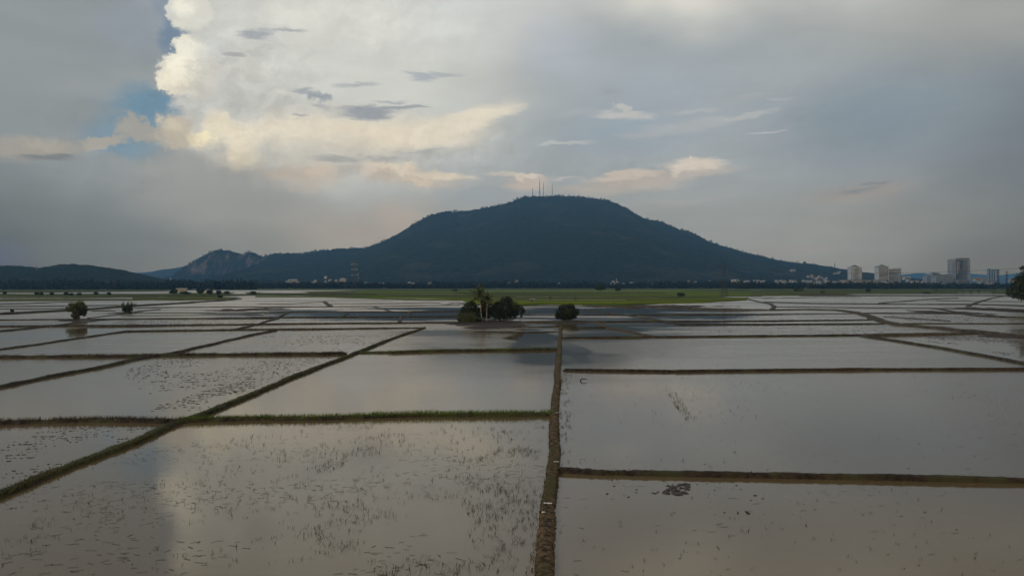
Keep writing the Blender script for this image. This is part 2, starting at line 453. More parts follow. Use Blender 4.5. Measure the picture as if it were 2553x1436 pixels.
SKY_LAYERS = [
    # px, py, rx, ry, colour, opacity, softness, rotation, warp
    (-80, 130, 640, 440, (137, 143, 144), 0.95, 0.9, 0, "g"),
    (-120, 640, 680, 350, (88, 96, 99), 1.0, 1.0, 0, "g"),
    (330, 600, 420, 190, (114, 121, 121), 0.8, 1.0, 0, "g"),
    (700, 590, 420, 170, (133, 136, 132), 0.9, 1.0, 0, "g"),
    (2640, 330, 520, 520, (113, 120, 126), 0.95, 1.0, 0, "g"),
    (2180, 290, 430, 190, (133, 145, 153), 0.95, 1.0, 4, "s"),
    (1650, 240, 420, 230, (158, 167, 172), 0.85, 1.0, 0, "g"),
    (1560, 330, 300, 90, (146, 160, 170), 0.6, 1.0, 0, "s"),
    (2620, 640, 520, 240, (108, 112, 112), 0.95, 1.0, 0, "g"),
    (2450, 10, 640, 170, (161, 162, 157), 0.85, 1.0, 0, "g"),
    (2150, 560, 420, 110, (138, 141, 137), 0.7, 1.0, 0, "g"),
    # the large bright bank
    (880, 140, 600, 430, (203, 203, 195), 1.0, 0.75, 0, "g"),
    (1090, -60, 640, 260, (207, 208, 204), 0.9, 0.9, 0, "g"),
    (1690, -60, 330, 180, (228, 225, 212), 1.0, 0.9, -14, "g"),
    (1980, -60, 420, 130, (205, 204, 196), 0.75, 1.0, -10, "g"),
    (1390, 140, 170, 110, (176, 182, 190), 0.6, 1.0, -30, "g"),
    (820, 20, 300, 140, (216, 214, 204), 0.75, 1.0, 0, "p"),
    (720, 30, 120, 60, (224, 222, 210), 0.6, 1.0, 0, "p"),
    (930, 60, 90, 70, (222, 220, 208), 0.6, 1.0, 0, "p"),
    (640, 290, 200, 130, (194, 192, 184), 0.8, 1.0, 0, "g"),
    # grey veil left of the bank, and the blue holes at its rim
    (205, 130, 290, 300, (143, 149, 150), 1.0, 0.42, -8, "g"),
    (350, 60, 150, 120, (140, 149, 156), 0.8, 1.0, 0, "s"),
    (452, 88, 62, 58, (118, 136, 154), 0.95, 0.6, 35, "p"),
    (420, 20, 60, 50, (126, 140, 156), 0.7, 0.8, 0, "p"),
    (330, 250, 150, 60, (132, 150, 160), 0.7, 0.8, -10, "s"),
    (378, 268, 92, 62, "blue", 1.0, 0.45, -14, "p"),
    (272, 320, 72, 52, "blue", 0.75, 0.8, 20, "p"),
    (318, 376, 78, 36, "blue", 0.85, 0.6, 0, "p"),
    (250, 205, 170, 40, (152, 155, 152), 0.7, 1.0, 12, "s"),
    (150, 290, 150, 60, (138, 143, 143), 0.7, 1.0, 0, "s"),
    # towering edge of the bank, crisp against the blue
    (540, 110, 68, 150, (196, 196, 189), 1.0, 0.30, 0, "p"),
    (560, 290, 118, 130, (194, 193, 186), 1.0, 0.30, 0, "p"),
    (478, 20, 58, 62, (214, 212, 200), 1.0, 0.22, -20, "p"),
    (448, 38, 30, 22, (206, 205, 196), 1.0, 0.3, 20, "p"),
    (470, 172, 66, 66, (216, 211, 196), 1.0, 0.20, 0, "p"),
    (455, 128, 26, 24, (228, 224, 208), 1.0, 0.3, 0, "p"),
    (492, 134, 24, 22, (222, 218, 204), 1.0, 0.3, 0, "p"),
    (430, 196, 34, 30, (222, 215, 198), 1.0, 0.3, 0, "p"),
    (500, 178, 60, 52, (206, 202, 190), 0.9, 0.8, 0, "p"),
    (446, 160, 34, 46, (246, 240, 218), 0.95, 0.9, 10, "p"),
    (466, 14, 34, 40, (236, 232, 214), 0.9, 0.9, 0, "p"),
    (430, 205, 40, 20, (238, 228, 202), 0.7, 0.9, 0, "p"),
    (520, 218, 90, 30, (216, 207, 188), 0.7, 1.0, 0, "p"),
    (585, 60, 95, 150, (203, 203, 195), 0.95, 0.9, 0, "g"),
    (600, 190, 100, 90, (201, 199, 191), 0.95, 0.9, 0, "g"),
    (545, 110, 50, 60, (192, 193, 188), 0.7, 1.0, 0, "g"),
    (580, 250, 120, 70, (190, 190, 184), 0.8, 1.0, 0, "g"),
    # lower turrets catching warm light
    (520, 420, 260, 90, (158, 157, 150), 0.8, 1.0, 0, "g"),
    (345, 322, 62, 30, (158, 156, 148), 0.98, 0.35, -6, "p"),
    (266, 353, 48, 22, (165, 161, 150), 0.95, 0.4, 10, "p"),
    (440, 335, 62, 46, (188, 178, 160), 0.95, 0.55, 0, "p"),
    (434, 316, 34, 22, (204, 193, 171), 0.8, 0.9, 0, "p"),
    (562, 318, 62, 42, (224, 214, 190), 0.95, 0.6, 0, "p"),
    (512, 350, 44, 30, (222, 209, 178), 0.9, 0.7, 0, "p"),
    (518, 344, 26, 20, (238, 226, 192), 0.85, 0.9, 0, "p"),
    (604, 352, 56, 56, (228, 216, 188), 0.98, 0.7, 0, "p"),
    (640, 330, 60, 30, (232, 222, 196), 0.9, 0.8, 0, "p"),
    (720, 335, 190, 58, (222, 213, 192), 0.9, 0.8, 0, "p"),
    (600, 400, 60, 40, (206, 194, 168), 0.8, 1.0, 0, "p"),
    # warm wedge across the middle
    (940, 338, 320, 74, (221, 210, 188), 1.0, 0.8, -3, "s"),
    (1180, 300, 150, 42, (222, 212, 192), 0.95, 0.7, 20, "s"),
    (1100, 330, 170, 50, (218, 208, 188), 0.9, 0.9, 6, "g"),
    (800, 400, 360, 70, (194, 188, 175), 0.85, 1.0, 0, "g"),
    (620, 500, 380, 100, (150, 150, 145), 0.8, 1.0, 0, "g"),
    (1110, 392, 200, 34, (174, 177, 175), 0.8, 1.0, 0, "s"),
    # warm glow low over the ridge, left of the peak
    (900, 560, 260, 110, (162, 156, 147), 0.9, 1.0, 0, "g"),
    (1030, 525, 110, 80, (174, 163, 151), 0.7, 1.0, 0, "g"),
    (1220, 485, 160, 40, (150, 157, 160), 0.7, 1.0, 0, "s"),
    # left, low light band and shreds
    (70, 372, 130, 36, (160, 155, 145), 0.85, 0.6, 5, "s"),
    (118, 356, 60, 20, (168, 162, 150), 0.8, 0.6, 0, "p"),
    (110, 396, 60, 12, (118, 123, 124), 0.85, 0.8, 6, "s"),
    # small dark clouds in front of the bank
    (915, 283, 115, 17, (146, 152, 158), 0.9, 0.75, 2, "s"),
    (1010, 272, 90, 8, (152, 157, 161), 0.9, 0.6, 5, "s"),
    (800, 240, 38, 18, (150, 157, 162), 0.9, 0.6, -14, "p"),
    (780, 228, 40, 8, (158, 163, 166), 0.9, 0.8, 0, "s"),
    (880, 216, 70, 9, (164, 168, 170), 0.8, 0.9, 3, "s"),
    (985, 258, 60, 7, (160, 165, 168), 0.8, 0.8, 3, "s"),
    (1030, 188, 60, 16, (166, 173, 177), 0.9, 0.7, -6, "s"),
    (1100, 182, 70, 8, (166, 172, 175), 0.8, 0.8, 3, "s"),
    (640, 90, 60, 14, (160, 164, 167), 0.9, 0.7, 4, "s"),
    (700, 78, 60, 7, (164, 167, 169), 0.8, 0.8, 6, "s"),
    (590, 131, 45, 7, (168, 168, 166), 0.85, 0.7, 0, "s"),
    (750, 290, 28, 6, (164, 165, 164), 0.85, 0.7, 0, "s"),
    (795, 272, 36, 7, (170, 172, 170), 0.8, 0.8, -8, "s"),
    (830, 396, 70, 12, (160, 160, 156), 0.85, 0.8, -3, "s"),
    (930, 396, 90, 11, (160, 160, 157), 0.85, 0.8, 6, "s"),
    (1060, 378, 110, 8, (164, 167, 167), 0.7, 0.9, 8, "s"),
    (860, 425, 60, 22, (162, 160, 154), 0.7, 1.0, 0, "s"),
    (1520, 228, 66, 16, (148, 154, 158), 0.65, 1.0, 0, "s"),
    # low row of pinkish cumulus: crisp sunlit tops, soft feet
    (740, 445, 120, 40, (180, 170, 156), 0.95, 0.8, 0, "p"),
    (790, 432, 62, 24, (192, 180, 163), 0.9, 0.8, 0, "p"),
    (1020, 440, 170, 34, (184, 174, 160), 0.95, 0.8, -8, "s"),
    (985, 418, 80, 20, (212, 199, 179), 0.95, 0.75, -8, "p"),
    (940, 424, 46, 16, (200, 187, 168), 0.9, 0.8, 0, "p"),
    (1090, 436, 100, 14, (208, 195, 176), 0.95, 0.6, -5, "s"),
    (1040, 448, 60, 14, (200, 186, 166), 0.8, 0.7, 0, "p"),
    (1245, 433, 55, 8, (186, 180, 170), 0.9, 0.6, 2, "s"),
    (1320, 456, 90, 30, (184, 173, 162), 0.95, 0.7, 0, "s"),
    (1312, 440, 60, 10, (202, 191, 177), 0.95, 0.5, 0, "p"),
    (1600, 452, 200, 34, (176, 169, 159), 0.95, 0.8, 6, "s"),
    (1560, 436, 110, 12, (196, 184, 170), 0.9, 0.6, 8, "s"),
    (1745, 411, 110, 16, (204, 193, 178), 0.95, 0.75, 0, "s"),
    (1700, 412, 40, 10, (204, 194, 180), 0.9, 0.5, 10, "p"),
    (1740, 428, 140, 18, (180, 172, 162), 0.8, 1.0, 0, "s"),
    (1480, 472, 160, 16, (172, 166, 158), 0.8, 0.9, 0, "s"),
    (1420, 445, 50, 5, (180, 178, 174), 0.8, 0.8, 3, "s"),
    (1700, 503, 200, 10, (160, 161, 158), 0.6, 1.0, 3, "s"),
    # pale wisps right of the middle
    (1440, 282, 90, 12, (166, 171, 174), 0.8, 0.9, 0, "s"),
    (1565, 288, 90, 12, (188, 187, 182), 0.9, 0.7, -2, "s"),
    (1548, 270, 30, 14, (188, 188, 182), 0.9, 0.5, 0, "p"),
    (1400, 357, 80, 8, (182, 184, 181), 0.85, 0.7, 4, "s"),
    (1700, 318, 150, 24, (167, 171, 172), 0.85, 0.7, 5, "s"),
    (1860, 290, 110, 10, (174, 176, 174), 0.9, 0.6, 4, "s"),
    (1730, 278, 90, 8, (172, 175, 174), 0.8, 0.8, 2, "s"),
    (1620, 335, 90, 12, (164, 168, 170), 0.8, 0.8, 0, "s"),
    (1915, 330, 66, 5, (174, 177, 178), 0.9, 0.6, 5, "s"),
    (1850, 240, 120, 12, (164, 168, 170), 0.75, 0.9, 5, "s"),
    (1940, 245, 60, 5, (166, 170, 171), 0.8, 0.8, -6, "s"),
    (2150, 478, 180, 36, (152, 148, 143), 0.85, 0.9, 6, "s"),
    (2190, 450, 60, 5, (128, 132, 134), 0.75, 0.7, 2, "s"),
    (2130, 470, 60, 7, (130, 134, 137), 0.75, 0.8, 8, "s"),
    (1990, 620, 150, 18, (148, 143, 140), 0.5, 1.0, 0, "s"),
]
build_world()

sun_d = bpy.data.lights.new("sun", "SUN")
sun_d.energy, sun_d.angle, sun_d.color = 0.95, R(14), (1.0, 0.94, 0.86)
sun = bpy.data.objects.new("sun", sun_d)
_a, _e = R(SUN_AZ), R(SUN_EL)
sun.rotation_euler = Vector((math.sin(_a) * math.cos(_e), math.cos(_a) * math.cos(_e), math.sin(_e))).to_track_quat("Z", "Y").to_euler()
sun.location = (-60, 60, 90)
COL.objects.link(sun)

# ------------------------------------------------------------------ ground, water
def sheet(name, x0, x1, y0, y1, z, mat, nx=1, ny=1):
    xs, ys = np.linspace(x0, x1, nx + 1), np.linspace(y0, y1, ny + 1)
    X, Y = np.meshgrid(xs, ys)
    V = np.stack([X, Y, np.full_like(X, z)], -1).reshape(-1, 3)
    i = np.arange(ny)[:, None] * (nx + 1) + np.arange(nx)[None, :]
    F = np.stack([i, i + 1, i + nx + 2, i + nx + 1], -1).reshape(-1, 4)
    return mesh_obj(name, V, F, mat)


tag(sheet("ground", -10500, 10500, -250, 16200, -0.35, M["bed"], 20, 20), "muddy bed of the flooded plain", "ground", kind="structure")
tag(sheet("far_field", -10400, 10400, 1330, 16100, 0.12, M["far_plain"], 10, 10), "distant green plain running to the foot of the hills", "field", kind="structure")


def water_mat():
    m, nt, b = new_mat("paddy_water")
    pos = nd(nt, "ShaderNodeNewGeometry").outputs["Position"]
    silt = noise_n(nt, pos, 0.03, 4, 0.55)
    nt.links.new(mix_n(nt, ramp_n(nt, silt.outputs[0], 0.35, 0.65), (0.148, 0.101, 0.046), (0.180, 0.124, 0.058)), b.inputs["Base Color"])
    # wind: rippled reaches against calm ones
    sp = nd(nt, "ShaderNodeSeparateXYZ"); nt.links.new(pos, sp.inputs[0])
    wind = ramp_n(nt, sp.outputs[1], 45.0, 135.0, 0.0, 1.0)
    st = noise_n(nt, mapping_n(nt, pos, scale=(0.010, 0.024, 1), rot=(0, 0, R(6))), 1.0, 5, 0.62)
    streak = ramp_n(nt, st.outputs[0], 0.40, 0.58)
    calm = None
    wn = noise_n(nt, mapping_n(nt, pos, scale=(0.020, 0.060, 1), loc=(5, 3, 0)), 1.0, 5, 0.62)
    fray = math_n(nt, "MULTIPLY_ADD", wn.outputs[0], 1.9, -0.95)
    for (x, y, rx, ry, s) in CALM:
        q = mapping_n(nt, pos, loc=(x, y, 0), scale=(rx, ry, 1e4), typ="TEXTURE")
        ln = nd(nt, "ShaderNodeVectorMath", operation="LENGTH"); nt.links.new(q, ln.inputs[0])
        f = ramp_n(nt, math_n(nt, "ADD", ln.outputs["Value"], fray), 1.0, 0.62, 0.0, s)
        calm = f if calm is None else math_n(nt, "MAXIMUM", calm, f)
    # calm reaches stay calm except for streaks of wind; open reaches are rippled except for slicks
    rip_open = math_n(nt, "MULTIPLY_ADD", streak, 0.55, 0.45)
    rip_calm = math_n(nt, "MULTIPLY", ramp_n(nt, st.outputs[0], 0.52, 0.66), 0.9)
    mx = nd(nt, "ShaderNodeMix", data_type="FLOAT")
    sock(nt, mx.inputs[0], calm); sock(nt, mx.inputs[2], rip_open); sock(nt, mx.inputs[3], rip_calm)
    rip = math_n(nt, "MULTIPLY", mx.outputs[0], wind)
    far = ramp_n(nt, sp.outputs[1], 110.0, 330.0, 0.13, 0.26)
    nt.links.new(math_n(nt, "MULTIPLY_ADD", rip, far, ramp_n(nt, sp.outputs[1], 60.0, 130.0, 0.085, 0.03)), b.inputs["Roughness"])
    b.inputs["IOR"].default_value = 1.40
    # wind-ruffled reaches: many small facets turned to the sky
    gl = nd(nt, "ShaderNodeBsdfGlossy")
    gl.inputs["Color"].default_value, gl.inputs["Roughness"].default_value = (0.82, 0.79, 0.73, 1), 0.30
    ms = nd(nt, "ShaderNodeMixShader")
    nt.links.new(math_n(nt, "MULTIPLY", math_n(nt, "MULTIPLY", rip, rip), ramp_n(nt, sp.outputs[1], 130.0, 380.0, 0.0, 0.62)), ms.inputs[0])
    nt.links.new(b.outputs[0], ms.inputs[1]); nt.links.new(gl.outputs[0], ms.inputs[2])
    nt.links.new(ms.outputs[0], nt.nodes["Material Output"].inputs["Surface"])
    # low swell of the surface
    n1 = noise_n(nt, mapping_n(nt, pos, scale=(0.5, 1.1, 1)), 1.0, 3, 0.5)
    bn = nd(nt, "ShaderNodeBump")
    bn.inputs["Strength"].default_value = 0.30
    bn.inputs["Distance"].default_value = 0.012
    nt.links.new(n1.outputs[0], bn.inputs["Height"])
    nt.links.new(bn.outputs[0], b.inputs["Normal"])
    return m


def calm_at(px, py, wx, wy0, wy1, s=1.0):
    x, y, _ = G(px, py)
    ya, yb = G(px, wy1)[1], G(px, wy0)[1]
    return (x, (ya + yb) / 2, wx / F_PX * y, (yb - ya) / 2, s)


CALM = [calm_at(900, 786, 430, 766, 808), calm_at(1110, 778, 330, 764, 806), calm_at(1640, 788, 500, 762, 824), calm_at(1340, 865, 85, 812, 945, 0.9),
        calm_at(1422, 866, 42, 842, 915, 0.6), calm_at(1500, 822, 130, 806, 850, 0.9), 
        calm_at(190, 830, 130, 800, 880, 0.7), calm_at(2560, 880, 150, 840, 940, 0.85)]
tag(sheet("water", -1500, 1500, -120, 1335, 0.0, water_mat(), 1, 1), "still muddy water flooding the paddy fields", "water", kind="structure")


# ------------------------------------------------------------------ fields
def field(name, label, front, back, mat, z=0.22, n=60, kind="structure"):
    """a stand of rice: front and back edges as pixel polylines; ragged rim, real height"""
    fr = np.array([G(px, py, z)[:2] for px, py in front]); bk = np.array([G(px, py, z)[:2] for px, py in back])

    def resample(p):
        d = np.r_[0, np.cumsum(np.hypot(*np.diff(p, axis=0).T))]
        t = np.linspace(0, d[-1], n * 3)
        return np.c_[np.interp(t, d, p[:, 0]), np.interp(t, d, p[:, 1])]
    a, b = resample(fr), resample(bk)
    a[:, 1] += (fbm(a[:, 0] * 0.06, a[:, 1] * 0 + 3, 5) - 0.5) * 0.02 * a[:, 1]
    b[:, 1] += (fbm(b[:, 0] * 0.06, b[:, 1] * 0 + 9, 6) - 0.5) * 0.02 * b[:, 1]
    rows = 14
    T = np.linspace(0, 1, rows)[:, None, None]
    Pm = a[None] * (1 - T) + b[None] * T
    Z = z + (fbm(Pm[..., 0] * 0.08, Pm[..., 1] * 0.05, 11) - 0.5) * 0.12
    V = np.concatenate([Pm, Z[..., None]], -1)
    skirt0 = V[0].copy(); skirt0[:, 2] = -0.1
    skirt1 = V[-1].copy(); skirt1[:, 2] = -0.1
    V = np.concatenate([skirt0[None], V, skirt1[None]])
    r, c = V.shape[:2]
    i = np.arange(r - 1)[:, None] * c + np.arange(c - 1)[None]
    F = np.stack([i, i + 1, i + c + 1, i + c], -1).reshape(-1, 4)
    o = mesh_obj(name, V.reshape(-1, 3), F, mat)
    return tag(o, label, "field", kind=kind)


field("rice_field", "bright green young rice field below the wooded hill",
      [(870, 739), (960, 742), (1060, 744), (1150, 748), (1175, 757), (1290, 761), (1400, 759), (1560, 761), (1640, 757), (1760, 754), (1862, 748)],
      [(900, 724), (1100, 722), (1500, 721), (1700, 722), (1880, 724)], M["rice"])
field("rice_field", "olive green rice field in front of the town towers",
      [(1840, 741), (1900, 738), (2050, 735.5), (2300, 733.5), (2620, 733)], [(1880, 724), (2050, 722), (2280, 720.5), (2620, 721)], M["rice_olive"], 0.2)
field("rice_field", "dull olive field with small palms, far left",
      [(-60, 741), (200, 741), (420, 738.5), (640, 736.5), (800, 738), (890, 740)], [(-60, 733), (300, 733), (420, 730.5), (640, 729), (800, 726), (900, 724)], M["rice_olive"], 0.2)
field("rice_field", "far strip of olive grassland on the left below the hills",
      [(-60, 729.5), (120, 729.5), (300, 727), (420, 726)], [(-60, 723), (120, 723), (300, 722), (420, 722)], M["rice_olive"], 0.2)
field("rice_field", "narrow dark grassy strip between flooded fields on the left",
      [(-60, 751), (150, 750), (330, 749), (430, 747)], [(-60, 745.5), (100, 745), (330, 745), (430, 746)], M["rice_olive"], 0.15)
field("rice_field", "grassy triangle beside the bend of the left track",
      [(330, 747), (430, 749), (520, 748), (580, 745)], [(330, 741), (420, 740), (520, 739), (600, 741)], M["rice_olive"], 0.15)
field("rice_field", "brownish stubble field left of the bright green rice",
      [(640, 741), (800, 741), (900, 744), (1000, 748), (1150, 749.5)], [(640, 737.5), (800, 739), (880, 740), (1000, 744), (1150, 748.3)], M["rice_olive"], 0.12)
for lab, px0, px1, y0, y1 in (("pale ripening strip at the back of the green rice", 1175, 1700, 726.4, 724.6), ("pale green strip crossing the middle of the green rice", 1285, 1840, 740.8, 739.2),
                              ("pale strip along the front of the green rice", 1330, 1560, 748.0, 746.4), ("thin pale strip at the left end of the green rice", 940, 1160, 734.0, 732.4)):
    field("rice_field", lab, [(px0, y0), ((px0 + px1) / 2, y0 + .3), (px1, y0)], [(px0, y1), ((px0 + px1) / 2, y1 + .2), (px1, y1)], M["rice_pale"], 0.34)

# ------------------------------------------------------------------ bunds (the trodden earth banks between paddies)
BUNDS = {}


def bund(label, pts, width, height, mat, rough=1.0, name="bund_path", seed=[0]):
    seed[0] += 1
    sd = seed[0]
    width *= 0.87
    p = np.array([G(px, py, height * 0.5)[:2] for px, py in pts])
    d = np.r_[0, np.cumsum(np.hypot(*np.diff(p, axis=0).T))]
    # spacing grows with distance
    t, s = [0.0], 0.0
    while s < d[-1]:
        y = np.interp(s, d, p[:, 1])
        s += max(0.11, y * 0.0026)
        t.append(min(s, d[-1]))
    t = np.array(t)
    c = np.c_[np.interp(t, d, p[:, 0]), np.interp(t, d, p[:, 1])]
    tg = np.gradient(c, axis=0)
    for _ in range(6):
        tg[1:-1] = 0.25 * tg[:-2] + 0.5 * tg[1:-1] + 0.25 * tg[2:]
    tg /= np.maximum(np.hypot(tg[:, 0], tg[:, 1]), 1e-6)[:, None]
    nrm = np.c_[tg[:, 1], -tg[:, 0]]
    c = c + nrm * ((fbm(t * 0.12, t * 0 + sd, sd, 3) - 0.5) * width * 0.7 * rough)[:, None]
    end = np.clip(np.minimum(t, d[-1] - t) / (width * 0.9), 0, 1) ** 0.5
    wmul = (1 + (0.40 if rough < 0.65 else 0.75) * (fbm(t * 0.22, t * 0 + 3.3, sd + 40) - 0.5)) * (0.35 + 0.65 * end)
    hmul = (1 + rough * 0.5 * (fbm(t * 0.2, t * 0 + 8.1, sd + 80) - 0.5)) * (0.15 + 0.85 * end)
    off = np.array([-0.66, -0.56, -0.50, -0.43, -0.34, -0.17, 0.0, 0.17, 0.34, 0.43, 0.50, 0.56, 0.66])
    hh = np.array([-0.5, 0.02, 0.36, 0.72, 0.94, 0.99, 1.0, 0.99, 0.94, 0.72, 0.36, 0.02, -0.5])
    V = np.zeros((len(t), len(off), 3))
    for j, (o, h) in enumerate(zip(off, hh)):
        edge = abs(o) > 0.3
        jit = (fbm(t * 1.1, t * 0 + np.sign(o) * 5.7, sd + 120) - 0.5) * (0.42 if edge else 0.1) * width * rough
        jit = jit + (vnoise(t * 4.5, t * 0 + np.sign(o) * 3.1, sd + 140) - 0.5) * (0.12 if edge else 0.05) * width * rough
        xy = c + nrm * ((o * width * wmul) + jit)[:, None]
        V[:, j, :2] = xy
        lump = (fbm(xy[:, 0] * 2.2, xy[:, 1] * 2.2, sd + 200, 5) - 0.5) * 0.40 * height * rough
        lump = lump + (vnoise(xy[:, 0] * 6.5, xy[:, 1] * 6.5, sd + 220) - 0.5) * 0.24 * height * rough
        V[:, j, 2] = height * h * hmul + (lump * end if h > 0 else 0)
    n, m_ = V.shape[:2]
    V[0, :, 2] = np.minimum(V[0, :, 2], -0.03); V[-1, :, 2] = np.minimum(V[-1, :, 2], -0.03)
    i = np.arange(n - 1)[:, None] * m_ + np.arange(m_ - 1)[None]
    F = np.stack([i, i + 1, i + m_ + 1, i + m_], -1).reshape(-1, 4)
    o = mesh_obj(name, V.reshape(-1, 3), F, mat, smooth=True)
    tag(o, label, "bund", kind="structure")
    return c, nrm, width, height


def blades(xy, z, h, w, lean, name, mat, label, seed=1, segs=2):
    """blades of grass as one mesh: three-point bent ribbons"""
    r = np.random.default_rng(seed)
    n = len(xy)
    z = np.broadcast_to(np.asarray(z, float), (n,))
    h = h * (0.6 + 0.8 * r.random(n)); w = w * (0.7 + 0.6 * r.random(n))
    a = r.random(n) * 2 * math.pi
    la = r.random(n) * 2 * math.pi
    l1 = lean * r.random(n) * h
    ux, uy = np.cos(a), np.sin(a)
    lx, ly = np.cos(la) * l1, np.sin(la) * l1
    base = np.c_[xy, z - 0.03]
    mid = base + np.c_[lx * 0.35, ly * 0.35, h * 0.6]
    tip = base + np.c_[lx * 1.3, ly * 1.3, h * (1.0 - 0.35 * r.random(n) * lean)]
    side = np.c_[ux, uy, ux * 0] * w[:, None] * 0.5
    V = np.stack([base - side, base + side, mid - side * 0.8, mid + side * 0.8, tip - side * 0.15, tip + side * 0.15], 1).reshape(-1, 3)
    b = np.arange(n)[:, None] * 6
    F = np.concatenate([b + np.array([[0, 1, 3, 2]]), b + np.array([[2, 3, 5, 4]])])
    o = mesh_obj(name, V, F, mat)
    return tag(o, label, "grass" if name == "grass" else "weeds", kind="stuff")


def along(c, nrm, width, per_m, clump_seed, clump=0.45, spread=0.42, power=1.0):
    """random points on a bund, in clumps"""
    r = np.random.default_rng(clump_seed)
    d = np.r_[0, np.cumsum(np.hypot(*np.diff(c, axis=0).T))]
    n = int(d[-1] * per_m)
    t = r.random(n) * d[-1]
    keep = fbm(t * 0.45, t * 0 + clump_seed, clump_seed, 3) > clump - 0.25 * r.random(n)
    t = t[keep]
    x = np.interp(t, d, c[:, 0]); y = np.interp(t, d, c[:, 1])
    nx, ny = np.interp(t, d, nrm[:, 0]), np.interp(t, d, nrm[:, 1])
    o = (r.random(len(t)) * 2 - 1) * spread * width
    return np.c_[x + nx * o, y + ny * o], np.interp(t, d, 0.5 + 0.5 * np.sin(d * 0.7 + clump_seed))


B1 = bund("long brown trodden bund running straight away from the viewer", [(1352, 1500), (1357, 1436), (1362, 1350), (1369, 1250), (1378, 1180), (1383, 1120), (1381, 1060), (1386, 1000), (1390, 940), (1393, 880), (1397, 840), (1398, 813)], 0.80, 0.34, M["soil_main"], 0.62)
B2 = bund("grassy bund crossing the left paddies on a long diagonal", [(-60, 1258), (0, 1232), (100, 1190), (230, 1140), (330, 1100), (440, 1055), (510, 1030), (620, 985), (740, 935), (860, 890), (960, 850), (1057, 817)], 0.74, 0.30, M["soil_grassy"], 1.35)
B3 = bund("bund with tall green grass left of the water gap, in front of the long paddy", [(440, 1050), (520, 1046), (640, 1043), (760, 1042), (937, 1037)], 0.80, 0.30, M["soil_grassy"])
B3b = bund("bund with tall green grass joining the straight brown bund", [(929, 1037), (1050, 1034), (1200, 1033), (1376, 1032)], 0.80, 0.30, M["soil_grassy"])
B3L = bund("dark bund with dry reddish grass at the left edge of the near paddies", [(-40, 1055), (100, 1050), (200, 1048), (300, 1047), (450, 1049)], 0.95, 0.32, M["soil_dark"])
B4 = bund("short lumpy mud bund right of the straight brown bund", [(1376, 1170), (1420, 1172), (1480, 1176), (1582, 1176.5)], 0.52, 0.32, M["soil_dark"], 1.2)
B4b = bund("dark mud bund running to the right edge, nearest cross bank", [(1560, 1176.5), (1750, 1180), (2000, 1185), (2250, 1190), (2600, 1198)], 0.48, 0.32, M["soil_dark"], 0.7)
B5 = bund("straight dark bund right of the brown bund, left of a small gap", [(1402, 921), (1500, 923), (1692, 925)], 0.72, 0.34, M["soil_dark"], 0.7)
B5b = bund("straight dark bund reaching the right edge beyond a small gap", [(1678, 925), (1900, 922.5), (2150, 920), (2600, 919)], 0.70, 0.34, M["soil_dark"], 0.6)
B6 = bund("dark bund behind the widest paddy on the right", [(1400, 842), (1550, 840.5), (1640, 839.5), (1850, 837.5), (2100, 835), (2200, 834)], 0.8, 0.34, M["soil_dark"], 0.7)
bund("broad brown bank where three bunds meet on the right", [(2140, 836), (2250, 833.5), (2350, 832), (2470, 829)], 2.6, 0.5, M["soil_track"])
bund("oblique dark bund falling to the right edge", [(2150, 837), (2230, 848), (2350, 867), (2450, 885), (2600, 914)], 0.8, 0.34, M["soil_dark"], 0.7)
B8 = bund("wide curving brown track bank across the right paddies", [(1706, 768), (1806, 770.5), (1920, 773), (2000, 771.5), (2085, 773), (2130, 778), (2171, 788), (2196, 799), (2233, 808), (2296, 813), (2396, 823), (2600, 841)], 3.1, 0.6, M["soil_track"])
B10 = bund("ragged dark bund across the left middle paddies", [(-40, 890), (200, 888), (330, 886.5), (420, 884.5), (600, 883.5), (700, 882.5), (800, 882), (866, 880)], 0.85, 0.40, M["soil_dark"])
B10b = bund("thin grassy bund right of the long diagonal bank", [(890, 878.5), (940, 878), (976, 878)], 0.8, 0.28, M["soil_grassy"])
B10c = bund("green topped bund meeting the straight brown bund from the left", [(970, 877.5), (1100, 874), (1250, 872), (1394, 870)], 1.0, 0.42, M["soil_grassy"])
B11 = bund("second diagonal bund on the left, behind the first", [(-40, 972), (0, 963), (120, 938), (250, 915), (330, 896), (430, 880), (560, 850), (640, 832), (692, 823)], 0.75, 0.32, M["soil_dark"])
bund("slender bund bending to the left edge behind the second diagonal", [(-60, 882), (0, 870), (100, 857), (200, 842), (318, 825)], 0.75, 0.28, M["soil_dark"])
B12 = bund("long level bund behind the left middle paddies", [(312, 825.5), (640, 821), (800, 820), (950, 818.5), (1062, 817)], 0.8, 0.32, M["soil_dark"])
B13 = bund("level dark bund leading to the palm islet", [(-40, 814), (250, 812), (450, 810.5), (640, 808.5), (800, 806.5), (1000, 805), (1150, 804)], 1.5, 0.42, M["soil_dark"])
